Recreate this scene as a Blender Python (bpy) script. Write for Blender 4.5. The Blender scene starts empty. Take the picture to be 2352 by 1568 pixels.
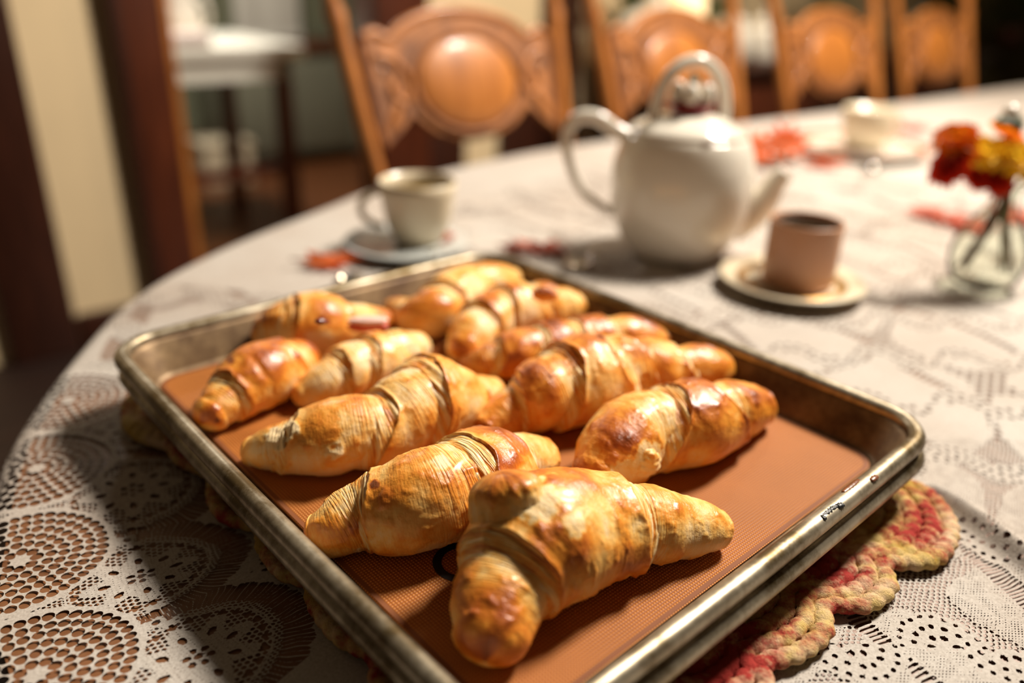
import bpy, bmesh, math, random
import numpy as np
from mathutils import Matrix, Vector
random.seed(7)
SC = bpy.context.scene
COL = SC.collection
PI = math.pi
# ------------------------------------------------------------------ camera, world, lights, exposure
CR = np.array([[0.999396074, 0.0347489248, 0.0],
               [0.0144690202, -0.416136097, 0.909187218],
               [0.0315932783, -0.908638136, -0.416387564]])      # camera axes (right, down, forward) in the world
CC = np.array([0.0, 0.0, 1.0442119747])
FPX = 1833.943
cam_data = bpy.data.cameras.new('camera')
cam = bpy.data.objects.new('camera', cam_data); COL.objects.link(cam)
M = Matrix(((CR[0][0], -CR[0][1], -CR[0][2], CC[0]), (CR[1][0], -CR[1][1], -CR[1][2], CC[1]),
            (CR[2][0], -CR[2][1], -CR[2][2], CC[2]), (0, 0, 0, 1)))
cam.matrix_world = M
cam_data.sensor_width = 36.0
cam_data.lens = FPX * 36.0 / 2352.0
cam_data.clip_start = 0.02
cam_data.dof.use_dof = True
cam_data.dof.focus_distance = 0.405
cam_data.dof.aperture_fstop = 2.3
SC.camera = cam
SC.view_settings.view_transform = 'Standard'
SC.view_settings.look = 'None'
SC.view_settings.gamma = 1.0
SC.view_settings.use_curve_mapping = False
SC.view_settings.exposure = 0.0
world = bpy.data.worlds.new('world'); SC.world = world
world.use_nodes = True
world.node_tree.nodes['Background'].inputs[0].default_value = (1.0, 0.72, 0.46, 1)
world.node_tree.nodes['Background'].inputs[1].default_value = 0.055

def area_light(name, loc, target, size, power, color, shape='DISK'):
    d = bpy.data.lights.new(name, 'AREA'); d.shape = shape; d.size = size; d.energy = power; d.color = color
    o = bpy.data.objects.new(name, d); COL.objects.link(o); o.location = loc
    o.rotation_euler = (Vector(target) - Vector(loc)).to_track_quat('-Z', 'Y').to_euler()
    return o
# the pendant lamp over the dining table (out of frame, up and to the right)
area_light('pendant_lamp_light', (1.34, 1.54, 2.85), (0.25, 0.62, 0.75), 0.55, 158, (1.0, 0.905, 0.775))
# added fill lights with no lamp behind them: chairs' side and next room
area_light('sideboard_fill_light', (1.0, 2.6, 2.45), (1.0, 2.9, 0.7), 0.35, 16, (1.0, 0.80, 0.56))
area_light('kitchen_fill_light', (-1.25, 3.15, 2.25), (-1.4, 3.5, 0.5), 0.4, 48, (1.0, 0.93, 0.82))

# ------------------------------------------------------------------ helpers
UD = np.array([0.77, 0.64]); UD /= np.linalg.norm(UD)
VD = np.array([-UD[1], UD[0]])
TBL = 0.75
def unproj(px, py, z):
    d = CR @ np.array([(px - 1176) / FPX, (py - 784) / FPX, 1.0])
    return CC + d * (z - CC[2]) / d[2]
def depth_of(p):
    return float((CR.T @ (np.asarray(p) - CC))[2])
def onv(px, py, v):                      # pixel ray met with the vertical plane at distance v across the table
    d = CR @ np.array([(px - 1176) / FPX, (py - 784) / FPX, 1.0])
    return CC + d * (v / (d[:2] @ VD))
def uv(u, v, z=0.0):
    return Vector((UD[0] * u + VD[0] * v, UD[1] * u + VD[1] * v, z))
UANG = math.atan2(UD[1], UD[0])

_rng = np.random.RandomState(5)
_NT = _rng.rand(32, 32, 32).astype(np.float32)
def vnoise(p):                            # smooth value noise in [-1, 1] at points (n,3)
    p = np.asarray(p, dtype=np.float64)
    i = np.floor(p).astype(np.int64); f = p - i; f = f * f * (3 - 2 * f)
    a = i & 31; b = (i + 1) & 31
    x0, y0, z0 = a[..., 0], a[..., 1], a[..., 2]; x1, y1, z1 = b[..., 0], b[..., 1], b[..., 2]
    fx, fy, fz = f[..., 0], f[..., 1], f[..., 2]
    def L(u, v, t): return u + (v - u) * t
    r = L(L(L(_NT[x0, y0, z0], _NT[x1, y0, z0], fx), L(_NT[x0, y1, z0], _NT[x1, y1, z0], fx), fy),
          L(L(_NT[x0, y0, z1], _NT[x1, y0, z1], fx), L(_NT[x0, y1, z1], _NT[x1, y1, z1], fx), fy), fz)
    return r * 2 - 1
def fbm(p, o=3):
    s = 0; a = 1.0; t = 0
    p = np.asarray(p, dtype=np.float64)
    for k in range(o):
        s = s + a * vnoise(p * (2.03 ** k) + 17.3 * k); t += a; a *= 0.5
    return s / t
def sstep(a, b, x):
    t = np.clip((x - a) / (b - a), 0, 1); return t * t * (3 - 2 * t)

# materials
def mat(name):
    m = bpy.data.materials.new(name); m.use_nodes = True
    return m, m.node_tree, m.node_tree.nodes['Principled BSDF']
def ramp(nt, stops, fac=None):
    r = nt.nodes.new('ShaderNodeValToRGB'); e = r.color_ramp.elements
    while len(e) < len(stops): e.new(0.5)
    for i, (p, c) in enumerate(stops):
        e[i].position = p; e[i].color = (*c, 1)
    if fac is not None: nt.links.new(fac, r.inputs[0])
    return r
def noise(nt, scale, detail=3.0, rough=0.55, coord='Object', vec=None):
    n = nt.nodes.new('ShaderNodeTexNoise'); n.inputs['Scale'].default_value = scale
    n.inputs['Detail'].default_value = detail; n.inputs['Roughness'].default_value = rough
    if vec is None:
        tc = nt.nodes.new('ShaderNodeTexCoord'); vec = tc.outputs[coord]
    nt.links.new(vec, n.inputs['Vector'])
    return n
def bump(nt, b, height, strength=0.3, dist=0.001):
    bn = nt.nodes.new('ShaderNodeBump'); bn.inputs['Strength'].default_value = strength
    bn.inputs['Distance'].default_value = dist
    nt.links.new(height, bn.inputs['Height'])
    nt.links.new(bn.outputs[0], b.inputs['Normal'])
    return bn
def simple(name, col, rough=0.5, metal=0.0, var=0.0, vscale=20, spec=0.5, coat=0.0, bmp=0.0, bscale=200):
    m, nt, b = mat(name)
    b.inputs['Base Color'].default_value = (*col, 1)
    b.inputs['Roughness'].default_value = rough; b.inputs['Metallic'].default_value = metal
    b.inputs['Specular IOR Level'].default_value = spec; b.inputs['Coat Weight'].default_value = coat
    if var > 0:
        n = noise(nt, vscale)
        r = ramp(nt, [(0.3, tuple(c * (1 - var) for c in col)), (0.7, tuple(min(1, c * (1 + var)) for c in col))], n.outputs['Fac'])
        nt.links.new(r.outputs[0], b.inputs['Base Color'])
    if bmp > 0:
        n2 = noise(nt, bscale); bump(nt, b, n2.outputs['Fac'], bmp)
    return m

# mesh building
def mesh_np(name, verts, faces, material=None, smooth=True, parent=None, attrs=None, link=True):
    me = bpy.data.meshes.new(name)
    verts = np.asarray(verts, dtype=np.float32)
    if isinstance(faces, np.ndarray):
        nf, k = faces.shape
        me.vertices.add(len(verts)); me.vertices.foreach_set('co', verts.ravel())
        me.loops.add(nf * k); me.loops.foreach_set('vertex_index', faces.astype(np.int32).ravel())
        me.polygons.add(nf); me.polygons.foreach_set('loop_start', np.arange(0, nf * k, k, dtype=np.int32))
        me.polygons.foreach_set('loop_total', np.full(nf, k, dtype=np.int32))
    else:
        me.from_pydata([tuple(map(float, v)) for v in verts], [], faces)
    me.update(calc_edges=True); me.validate()
    me.polygons.foreach_set('use_smooth', np.full(len(me.polygons), bool(smooth)))
    if attrs:
        for k2, a in attrs.items():
            a = np.asarray(a, dtype=np.float32)
            if a.ndim == 2: at = me.attributes.new(k2, 'FLOAT_VECTOR', 'POINT'); at.data.foreach_set('vector', a.ravel())
            else: at = me.attributes.new(k2, 'FLOAT', 'POINT'); at.data.foreach_set('value', a)
    if material: me.materials.append(material)
    if not link: return me
    o = bpy.data.objects.new(name, me); COL.objects.link(o)
    if parent: o.parent = parent
    return o
def bm_obj(name, bm, material=None, smooth=True, parent=None):
    bmesh.ops.recalc_face_normals(bm, faces=bm.faces[:])
    me = bpy.data.meshes.new(name); bm.to_mesh(me); bm.free()
    me.polygons.foreach_set('use_smooth', [smooth] * len(me.polygons))
    if material: me.materials.append(material)
    o = bpy.data.objects.new(name, me); COL.objects.link(o)
    if parent: o.parent = parent
    return o
def thing(name, label, cat, loc=(0, 0, 0), rotz=0.0, group=None):
    o = bpy.data.objects.new(name, None); COL.objects.link(o)
    o.location = loc; o.rotation_euler = (0, 0, rotz); o['label'] = label; o['category'] = cat
    if group: o['group'] = group
    return o
def tag(o, label, cat, group=None):
    o['label'] = label; o['category'] = cat
    if group: o['group'] = group
    return o
def grid_faces(nr, nc, wrap=True):
    i = np.arange(nr - 1)[:, None]; j = np.arange(nc if wrap else nc - 1)[None, :]
    j2 = (j + 1) % nc
    return np.stack([i * nc + j, i * nc + j2, (i + 1) * nc + j2, (i + 1) * nc + j], -1).reshape(-1, 4)
def lathe(name, prof, material, parent=None, n=48, smooth=True, loc=(0, 0, 0)):
    prof = np.array(prof, float); t = np.arange(n) * 2 * PI / n
    v = np.stack([prof[:, 0:1] * np.cos(t), prof[:, 0:1] * np.sin(t), np.repeat(prof[:, 1:2], n, 1)], -1).reshape(-1, 3)
    o = mesh_np(name, v, grid_faces(len(prof), n), material, smooth, parent)
    o.location = loc
    return o
def crom(pts, n, closed=False):
    P = np.asarray(pts, float); k = len(P)
    if closed: E = np.concatenate([P[-1:], P, P[:2]]); seg = k
    else: E = np.concatenate([2 * P[:1] - P[1:2], P, 2 * P[-1:] - P[-2:-1]]); seg = k - 1
    t = np.linspace(0, seg, n, endpoint=not closed)
    i = np.minimum(t.astype(int), seg - 1); u = (t - i)[:, None]
    p0, p1, p2, p3 = E[i], E[i + 1], E[i + 2], E[i + 3]
    return 0.5 * (2 * p1 + (p2 - p0) * u + (2 * p0 - 5 * p1 + 4 * p2 - p3) * u ** 2 + (3 * p1 - p0 - 3 * p2 + p3) * u ** 3)
def tube_vf(path, rad, n=12, closed=False, caps=True, flat=1.0, mod=None):
    P = np.asarray(path, float); m = len(P)
    R = np.full(m, rad, float) if np.isscalar(rad) else np.asarray(rad, float)
    T = np.roll(P, -1, 0) - np.roll(P, 1, 0) if closed else np.gradient(P, axis=0)
    T /= np.linalg.norm(T, axis=1)[:, None] + 1e-12
    ref = np.array([0, 0, 1.0]) if abs(T[:, 2]).mean() < 0.8 else np.array([0, 1.0, 0])
    B = np.cross(T, ref); B /= np.linalg.norm(B, axis=1)[:, None] + 1e-12
    N = np.cross(B, T)
    th = np.arange(n) * 2 * PI / n
    rr = R[:, None] * np.ones(n)[None]
    if mod is not None: rr = rr * mod(np.arange(m)[:, None], th[None])
    v = P[:, None] + rr[..., None] * (np.cos(th)[None, :, None] * B[:, None] + flat * np.sin(th)[None, :, None] * N[:, None])
    v = v.reshape(-1, 3)
    f = grid_faces(m, n)
    if closed:
        j = np.arange(n); j2 = (j + 1) % n; a = (m - 1) * n
        f = np.concatenate([f, np.stack([a + j, a + j2, j2, j], -1)])
    elif caps:
        v = np.concatenate([v, P[:1], P[-1:]])
        j = np.arange(n); j2 = (j + 1) % n; c0 = m * n; c1 = c0 + 1; a = (m - 1) * n
        f = np.concatenate([f, np.stack([np.full(n, c0), j2, j, j], -1)[:, :4], np.stack([np.full(n, c1), a + j, a + j2, a + j2], -1)])
    return v, f
def tube(name, path, rad, material, parent=None, n=12, closed=False, flat=1.0, mod=None):
    v, f = tube_vf(path, rad, n, closed, True, flat, mod)
    fl = [tuple(dict.fromkeys(map(int, q))) for q in f]
    return mesh_np(name, v, fl, material, True, parent)
def box_bm(bm, x0, x1, y0, y1, z0, z1, rot=0.0, origin=(0, 0, 0)):
    c, s = math.cos(rot), math.sin(rot); vs = []
    for x, y, z in ((x0, y0, z0), (x1, y0, z0), (x1, y1, z0), (x0, y1, z0), (x0, y0, z1), (x1, y0, z1), (x1, y1, z1), (x0, y1, z1)):
        vs.append(bm.verts.new((origin[0] + c * x - s * y, origin[1] + s * x + c * y, origin[2] + z)))
    for q in ((0, 3, 2, 1), (4, 5, 6, 7), (0, 1, 5, 4), (1, 2, 6, 5), (2, 3, 7, 6), (3, 0, 4, 7)):
        bm.faces.new([vs[k] for k in q])
def box(name, x0, x1, y0, y1, z0, z1, material, parent=None, rot=0.0, bevel=0.0):
    bm = bmesh.new(); box_bm(bm, x0, x1, y0, y1, z0, z1, rot)
    if bevel > 0:
        bmesh.ops.bevel(bm, geom=bm.edges[:], offset=bevel, segments=2, affect='EDGES', profile=0.5)
    return bm_obj(name, bm, material, bevel > 0, parent)
def uvbox(name, u0, u1, v0, v1, z0, z1, material, parent=None, bevel=0.0):   # a box along the room's own axes
    return box(name, u0, u1, v0, v1, z0, z1, material, parent, UANG, bevel)
def prism(name, outline, depth, material, parent=None, bevel=0.0):   # outline in x,z ; extruded along y
    bm = bmesh.new()
    a = [bm.verts.new((x, -depth / 2, z)) for x, z in outline]; b = [bm.verts.new((x, depth / 2, z)) for x, z in outline]
    bm.faces.new(a); bm.faces.new(b[::-1]); n = len(a)
    for i in range(n): bm.faces.new((a[i], b[i], b[(i + 1) % n], a[(i + 1) % n]))
    if bevel > 0:
        ed = [e for e in bm.edges if abs(e.verts[0].co.y - e.verts[1].co.y) < 1e-6]
        bmesh.ops.bevel(bm, geom=ed, offset=bevel, segments=2, affect='EDGES', profile=0.5)
    return bm_obj(name, bm, material, False, parent)
def ellipsoid(name, c, r, material, parent=None, seg=24, rings=14, rot=None, nz=0.0, nscale=1.0):
    th = np.arange(seg) * 2 * PI / seg; ph = np.linspace(-PI / 2 + 0.02, PI / 2 - 0.02, rings)
    d = np.stack([np.cos(ph)[:, None] * np.cos(th), np.cos(ph)[:, None] * np.sin(th), np.repeat(np.sin(ph)[:, None], seg, 1)], -1).reshape(-1, 3)
    k = 1.0 if nz == 0 else (1 + nz * fbm(d * nscale + np.array(c) * 50, 3))[:, None]
    v = d * k * np.array(r)
    if rot is not None: v = v @ np.array(rot).T
    v = v + np.array(c)
    f = [tuple(map(int, q)) for q in grid_faces(rings, seg)]
    f.append(tuple(range(seg - 1, -1, -1))); f.append(tuple((rings - 1) * seg + k2 for k2 in range(seg)))
    return mesh_np(name, v, f, material, True, parent)
def clone_tree(src, name=None):
    r = src.copy(); COL.objects.link(r)
    if name: r.name = name
    for ch in src.children:
        c = ch.copy(); COL.objects.link(c); c.parent = r
        for g in ch.children:
            d = g.copy(); COL.objects.link(d); d.parent = c
    return r
# ------------------------------------------------------------------ materials
def wood(name, dark, light, scale=6.0, rough=0.4, stretch=(1, 12, 12), coat=0.0):
    m, nt, b = mat(name)
    tc = nt.nodes.new('ShaderNodeTexCoord'); mp = nt.nodes.new('ShaderNodeMapping')
    mp.inputs['Scale'].default_value = stretch; nt.links.new(tc.outputs['Object'], mp.inputs['Vector'])
    n = noise(nt, scale, 5, 0.6, vec=mp.outputs[0])
    r = ramp(nt, [(0.3, dark), (0.72, light)], n.outputs['Fac'])
    nt.links.new(r.outputs[0], b.inputs['Base Color']); b.inputs['Roughness'].default_value = rough
    b.inputs['Coat Weight'].default_value = coat
    bump(nt, b, n.outputs['Fac'], 0.12)
    return m
M_oak = wood('oak', (0.26, 0.080, 0.012), (0.50, 0.175, 0.028), 5, 0.45, (8, 8, 1.2), 0.15)
M_oak_dark = wood('oak_carved', (0.11, 0.032, 0.006), (0.42, 0.15, 0.032), 9, 0.62, (4, 4, 3))
M_darkwood = wood('dark_wood', (0.022, 0.006, 0.003), (0.060, 0.016, 0.007), 4, 0.38, (10, 10, 1))
M_redwood = wood('red_brown_wood', (0.045, 0.010, 0.004), (0.13, 0.030, 0.010), 4, 0.38, (10, 10, 1))
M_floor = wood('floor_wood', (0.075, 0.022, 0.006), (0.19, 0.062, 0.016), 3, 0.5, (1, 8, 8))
M_shadefloor = wood('shaded_floor', (0.010, 0.0035, 0.002), (0.026, 0.008, 0.004), 3, 0.6, (1, 8, 8))  # shade on the dining-room floor, put into the board colour
M_tabletop = wood('table_wood', (0.11, 0.040, 0.014), (0.25, 0.105, 0.042), 4, 0.45, (1, 9, 9))
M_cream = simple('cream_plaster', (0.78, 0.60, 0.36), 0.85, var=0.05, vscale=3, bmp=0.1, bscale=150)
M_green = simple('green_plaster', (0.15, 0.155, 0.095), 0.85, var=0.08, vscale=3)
M_white = simple('white_paint', (0.72, 0.70, 0.62), 0.5, var=0.03, vscale=8)
M_black = simple('black_print', (0.006, 0.005, 0.004), 0.5)
M_glassdark = simple('dark_pane', (0.03, 0.04, 0.035), 0.08, var=0.3, vscale=6)

# baked pastry: the 'bake' attribute runs from raw cream to deep brown
def pastry(name='baked_pastry', rough=0.36, coat=0.35):
    m, nt, b = mat(name)
    at = nt.nodes.new('ShaderNodeAttribute'); at.attribute_name = 'bake'
    n1 = noise(nt, 420, 4, 0.65); n2 = noise(nt, 120, 3, 0.6)
    ma = nt.nodes.new('ShaderNodeMath'); ma.operation = 'MULTIPLY_ADD'
    nt.links.new(n1.outputs['Fac'], ma.inputs[0]); ma.inputs[1].default_value = 0.22; ma.inputs[2].default_value = -0.11
    mb = nt.nodes.new('ShaderNodeMath'); mb.operation = 'MULTIPLY_ADD'
    nt.links.new(n2.outputs['Fac'], mb.inputs[0]); mb.inputs[1].default_value = 0.34; mb.inputs[2].default_value = -0.17
    ar = nt.nodes.new('ShaderNodeAttribute'); ar.attribute_name = 'roll'      # along the roll, and round it
    mp = nt.nodes.new('ShaderNodeMapping'); mp.inputs['Scale'].default_value = (520, 1.5, 1.5); nt.links.new(ar.outputs['Vector'], mp.inputs['Vector'])
    nl = noise(nt, 1.0, 4, 0.65, vec=mp.outputs[0])
    ml = nt.nodes.new('ShaderNodeMath'); ml.operation = 'MULTIPLY_ADD'
    nt.links.new(nl.outputs['Fac'], ml.inputs[0]); ml.inputs[1].default_value = 0.26; ml.inputs[2].default_value = -0.13
    s0 = nt.nodes.new('ShaderNodeMath'); nt.links.new(ml.outputs[0], s0.inputs[0]); nt.links.new(ma.outputs[0], s0.inputs[1]); ma = s0
    ath = nt.nodes.new('ShaderNodeAttribute'); ath.attribute_name = 'thread'   # bare laminated edges: fine threads of dough
    mp2 = nt.nodes.new('ShaderNodeMapping'); mp2.inputs['Scale'].default_value = (1250, 1.1, 1.1); nt.links.new(ar.outputs['Vector'], mp2.inputs['Vector'])
    nt2 = noise(nt, 1.0, 2, 0.5, vec=mp2.outputs[0])
    mc = nt.nodes.new('ShaderNodeMath'); mc.operation = 'SUBTRACT'; nt.links.new(nt2.outputs['Fac'], mc.inputs[0]); mc.inputs[1].default_value = 0.47
    md = nt.nodes.new('ShaderNodeMath'); md.operation = 'MULTIPLY'; nt.links.new(mc.outputs[0], md.inputs[0]); nt.links.new(ath.outputs['Fac'], md.inputs[1])
    s0b = nt.nodes.new('ShaderNodeMath'); s0b.operation = 'MULTIPLY_ADD'; nt.links.new(md.outputs[0], s0b.inputs[0]); s0b.inputs[1].default_value = -1.0; nt.links.new(ma.outputs[0], s0b.inputs[2]); ma = s0b
    s1 = nt.nodes.new('ShaderNodeMath'); nt.links.new(ma.outputs[0], s1.inputs[0]); nt.links.new(mb.outputs[0], s1.inputs[1])
    s2 = nt.nodes.new('ShaderNodeMath'); nt.links.new(s1.outputs[0], s2.inputs[0]); nt.links.new(at.outputs['Fac'], s2.inputs[1])
    r = ramp(nt, [(0.0, (0.90, 0.68, 0.38)), (0.20, (0.89, 0.52, 0.145)), (0.40, (0.82, 0.32, 0.036)), (0.56, (0.64, 0.19, 0.016)),
                  (0.75, (0.38, 0.080, 0.007)), (1.0, (0.12, 0.026, 0.005))], s2.outputs[0])
    nt.links.new(r.outputs[0], b.inputs['Base Color'])
    rr = nt.nodes.new('ShaderNodeMapRange'); nt.links.new(s2.outputs[0], rr.inputs[0])
    rr.inputs[1].default_value = 0.05; rr.inputs[2].default_value = 0.45; rr.inputs[3].default_value = 0.62; rr.inputs[4].default_value = rough
    nt.links.new(rr.outputs[0], b.inputs['Roughness'])
    b.inputs['Coat Weight'].default_value = coat; b.inputs['Coat Roughness'].default_value = 0.28
    b.inputs['Subsurface Weight'].default_value = 0.12
    b.inputs['Subsurface Radius'].default_value = (0.006, 0.003, 0.001); b.inputs['Subsurface Scale'].default_value = 0.6
    ha = nt.nodes.new('ShaderNodeMath'); ha.operation = 'MULTIPLY_ADD'
    n3 = noise(nt, 260, 5, 0.62)
    nt.links.new(n3.outputs['Fac'], ha.inputs[0]); ha.inputs[1].default_value = 1.0
    nt.links.new(n2.outputs['Fac'], ha.inputs[2])
    hb = nt.nodes.new('ShaderNodeMath'); hb.operation = 'MULTIPLY_ADD'; hb.inputs[1].default_value = 0.7
    nt.links.new(nl.outputs['Fac'], hb.inputs[0]); nt.links.new(ha.outputs[0], hb.inputs[2])
    hc = nt.nodes.new('ShaderNodeMath'); hc.operation = 'MULTIPLY_ADD'; hc.inputs[1].default_value = 3.0
    nt.links.new(md.outputs[0], hc.inputs[0]); nt.links.new(hb.outputs[0], hc.inputs[2])
    bump(nt, b, hc.outputs[0], 0.55, 0.0012)
    return m
M_pastry = pastry()
M_crumb = simple('soft_crumb', (0.80, 0.58, 0.28), 0.8, var=0.15, vscale=200, bmp=0.6, bscale=400)
M_ham = simple('pink_filling', (0.62, 0.10, 0.06), 0.25, var=0.2, vscale=60, coat=0.5)
M_fat = simple('pale_filling_edge', (0.80, 0.56, 0.50), 0.3, var=0.1, vscale=60, coat=0.4)
M_jam = simple('dark_jam', (0.16, 0.02, 0.012), 0.25, var=0.3, vscale=120, coat=0.4)

def metal_pan(name, base, stain, lo, hi, rough, metal=0.85):
    m, nt, b = mat(name)
    n = noise(nt, 26, 8, 0.75); n2 = noise(nt, 240, 3, 0.6)
    r = ramp(nt, [(lo, stain), (hi, base)], n.outputs['Fac'])
    nt.links.new(r.outputs[0], b.inputs['Base Color'])
    b.inputs['Metallic'].default_value = metal
    mr = nt.nodes.new('ShaderNodeMapRange'); nt.links.new(n2.outputs['Fac'], mr.inputs[0])
    mr.inputs[3].default_value = rough - 0.1; mr.inputs[4].default_value = rough + 0.12
    nt.links.new(mr.outputs[0], b.inputs['Roughness'])
    bump(nt, b, n2.outputs['Fac'], 0.08, 0.0005)
    return m
M_rim = metal_pan('worn_aluminium_rim', (0.46, 0.40, 0.30), (0.13, 0.09, 0.04), 0.40, 0.62, 0.40, 0.8)
M_pan = metal_pan('stained_aluminium', (0.30, 0.20, 0.10), (0.06, 0.024, 0.008), 0.34, 0.68, 0.5, 0.45)
M_residue = simple('burnt_residue', (0.012, 0.012, 0.013), 0.35, bmp=0.5, bscale=900)
M_drip = simple('brown_drip', (0.16, 0.045, 0.01), 0.35, var=0.4, vscale=300)

# silicone baking mat: fine woven glass cloth under translucent orange-brown silicone
def silicone():
    m, nt, b = mat('silicone_mat')
    tc = nt.nodes.new('ShaderNodeTexCoord')
    w = []
    for ax in ('X', 'Y'):
        wv = nt.nodes.new('ShaderNodeTexWave'); wv.wave_type = 'BANDS'; wv.bands_direction = ax
        wv.inputs['Scale'].default_value = 182.0; wv.inputs['Distortion'].default_value = 0.25
        nt.links.new(tc.outputs['Object'], wv.inputs['Vector']); w.append(wv)
    mu = nt.nodes.new('ShaderNodeMath'); mu.operation = 'MULTIPLY'
    nt.links.new(w[0].outputs['Fac'], mu.inputs[0]); nt.links.new(w[1].outputs['Fac'], mu.inputs[1])
    n = noise(nt, 9, 4, 0.6)
    r1 = ramp(nt, [(0.3, (0.21, 0.054, 0.008)), (0.7, (0.32, 0.088, 0.012))], n.outputs['Fac'])
    mx = nt.nodes.new('ShaderNodeMixRGB'); mx.blend_type = 'MIX'
    mf = nt.nodes.new('ShaderNodeMath'); mf.operation = 'MULTIPLY'; mf.inputs[1].default_value = 0.85
    nt.links.new(mu.outputs[0], mf.inputs[0]); nt.links.new(mf.outputs[0], mx.inputs[0])
    nt.links.new(r1.outputs[0], mx.inputs[1]); mx.inputs[2].default_value = (0.72, 0.30, 0.06, 1)
    nt.links.new(mx.outputs[0], b.inputs['Base Color'])
    b.inputs['Roughness'].default_value = 0.5; b.inputs['Specular IOR Level'].default_value = 0.3
    bump(nt, b, mu.outputs[0], 0.5, 0.0008)
    return m
M_mat = silicone()
M_matedge = simple('mat_border', (0.20, 0.058, 0.011), 0.75, var=0.1, vscale=20)

def lace_mat():
    m, nt, b = mat('lace_thread')
    n = noise(nt, 700, 2, 0.6); n2 = noise(nt, 5, 4, 0.6)
    r = ramp(nt, [(0.25, (0.38, 0.34, 0.30)), (0.75, (0.555, 0.515, 0.47))], n.outputs['Fac'])
    r2 = ramp(nt, [(0.35, (0.86, 0.80, 0.76)), (0.65, (1, 1, 1))], n2.outputs['Fac'])
    mx = nt.nodes.new('ShaderNodeMixRGB'); mx.blend_type = 'MULTIPLY'; mx.inputs[0].default_value = 1
    nt.links.new(r.outputs[0], mx.inputs[1]); nt.links.new(r2.outputs[0], mx.inputs[2])
    nt.links.new(mx.outputs[0], b.inputs['Base Color'])
    b.inputs['Roughness'].default_value = 0.8; b.inputs['Specular IOR Level'].default_value = 0.25
    bump(nt, b, n.outputs['Fac'], 0.5, 0.0004)
    return m
M_lace = lace_mat()

def rag():
    m, nt, b = mat('rag_rope')
    n = noise(nt, 30, 4, 0.65); n2 = noise(nt, 32, 5, 0.7); n3 = noise(nt, 620, 4, 0.7)
    r = ramp(nt, [(0.38, (0.44, 0.28, 0.055)), (0.50, (0.62, 0.44, 0.17)), (0.64, (0.66, 0.46, 0.29))], n.outputs['Fac'])
    rf = ramp(nt, [(0.46, (0, 0, 0)), (0.60, (1, 1, 1))], n2.outputs['Fac'])
    mx = nt.nodes.new('ShaderNodeMixRGB'); nt.links.new(rf.outputs[0], mx.inputs[0])
    nt.links.new(r.outputs[0], mx.inputs[1]); mx.inputs[2].default_value = (0.34, 0.032, 0.024, 1)
    nt.links.new(mx.outputs[0], b.inputs['Base Color'])
    b.inputs['Roughness'].default_value = 0.85; b.inputs['Specular IOR Level'].default_value = 0.2
    bump(nt, b, n3.outputs['Fac'], 0.9, 0.0014)
    return m
M_rag = rag()
M_porcelain = simple('white_porcelain', (0.83, 0.775, 0.67), 0.16, coat=0.5, var=0.03, vscale=6)
M_creamware = simple('cream_stoneware', (0.66, 0.56, 0.40), 0.3, coat=0.2, var=0.04, vscale=6)
M_pinkmug = simple('rose_tan_stoneware', (0.60, 0.31, 0.18), 0.4, var=0.06, vscale=8, coat=0.15)
M_coffee = simple('black_coffee', (0.010, 0.005, 0.003), 0.05)
M_red = simple('dark_red_glaze', (0.25, 0.012, 0.018), 0.2, coat=0.4)
M_gold = simple('gold_trim', (0.62, 0.33, 0.08), 0.3, 0.9)
M_silver = simple('polished_steel', (0.78, 0.76, 0.72), 0.14, 1.0)
M_greyplate = simple('grey_blue_stoneware', (0.46, 0.48, 0.46), 0.25, coat=0.3, var=0.05, vscale=9)
M_leaf_o = simple('orange_leaf', (0.74, 0.18, 0.025), 0.6, var=0.35, vscale=40)
M_leaf_p = simple('coral_leaf', (0.66, 0.20, 0.12), 0.6, var=0.3, vscale=40)
M_petal_o = simple('orange_petal', (0.92, 0.24, 0.010), 0.5, var=0.25, vscale=60)
M_petal_r = simple('red_petal', (0.62, 0.035, 0.008), 0.5, var=0.3, vscale=60)
M_petal_y = simple('yellow_petal', (1.0, 0.62, 0.04), 0.5, var=0.2, vscale=60)
def translucent(m, k=0.55):                 # thin petals let light through
    nt = m.node_tree; b = nt.nodes['Principled BSDF']; out = nt.nodes['Material Output']
    tl = nt.nodes.new('ShaderNodeBsdfTranslucent'); mx = nt.nodes.new('ShaderNodeMixShader'); mx.inputs[0].default_value = k
    src = b.inputs['Base Color'].links[0].from_socket; nt.links.new(src, tl.inputs[0])
    nt.links.new(b.outputs[0], mx.inputs[1]); nt.links.new(tl.outputs[0], mx.inputs[2]); nt.links.new(mx.outputs[0], out.inputs[0])
for m_ in (M_petal_o, M_petal_r, M_petal_y, M_leaf_o, M_leaf_p): translucent(m_)
M_stem = simple('dark_stem', (0.12, 0.035, 0.02), 0.5, var=0.2, vscale=60)
M_gstem = simple('olive_stem', (0.14, 0.12, 0.04), 0.5, var=0.2, vscale=60)
M_foliage = simple('green_foliage', (0.045, 0.075, 0.018), 0.5, var=0.4, vscale=30)
def glass(name, tint=(0.95, 0.97, 0.94)):
    m, nt, b = mat(name)
    nt.nodes.remove(b); out = nt.nodes['Material Output']                 # thin clear glass: see-through with a fresnel sheen
    tr = nt.nodes.new('ShaderNodeBsdfTransparent'); tr.inputs[0].default_value = (*tint, 1)
    gl = nt.nodes.new('ShaderNodeBsdfGlossy'); gl.inputs['Roughness'].default_value = 0.03
    fr = nt.nodes.new('ShaderNodeFresnel'); fr.inputs[0].default_value = 1.10
    mx = nt.nodes.new('ShaderNodeMixShader'); nt.links.new(fr.outputs[0], mx.inputs[0])
    nt.links.new(tr.outputs[0], mx.inputs[1]); nt.links.new(gl.outputs[0], mx.inputs[2]); nt.links.new(mx.outputs[0], out.inputs[0])
    return m
M_glass = glass('clear_glass')
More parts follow.
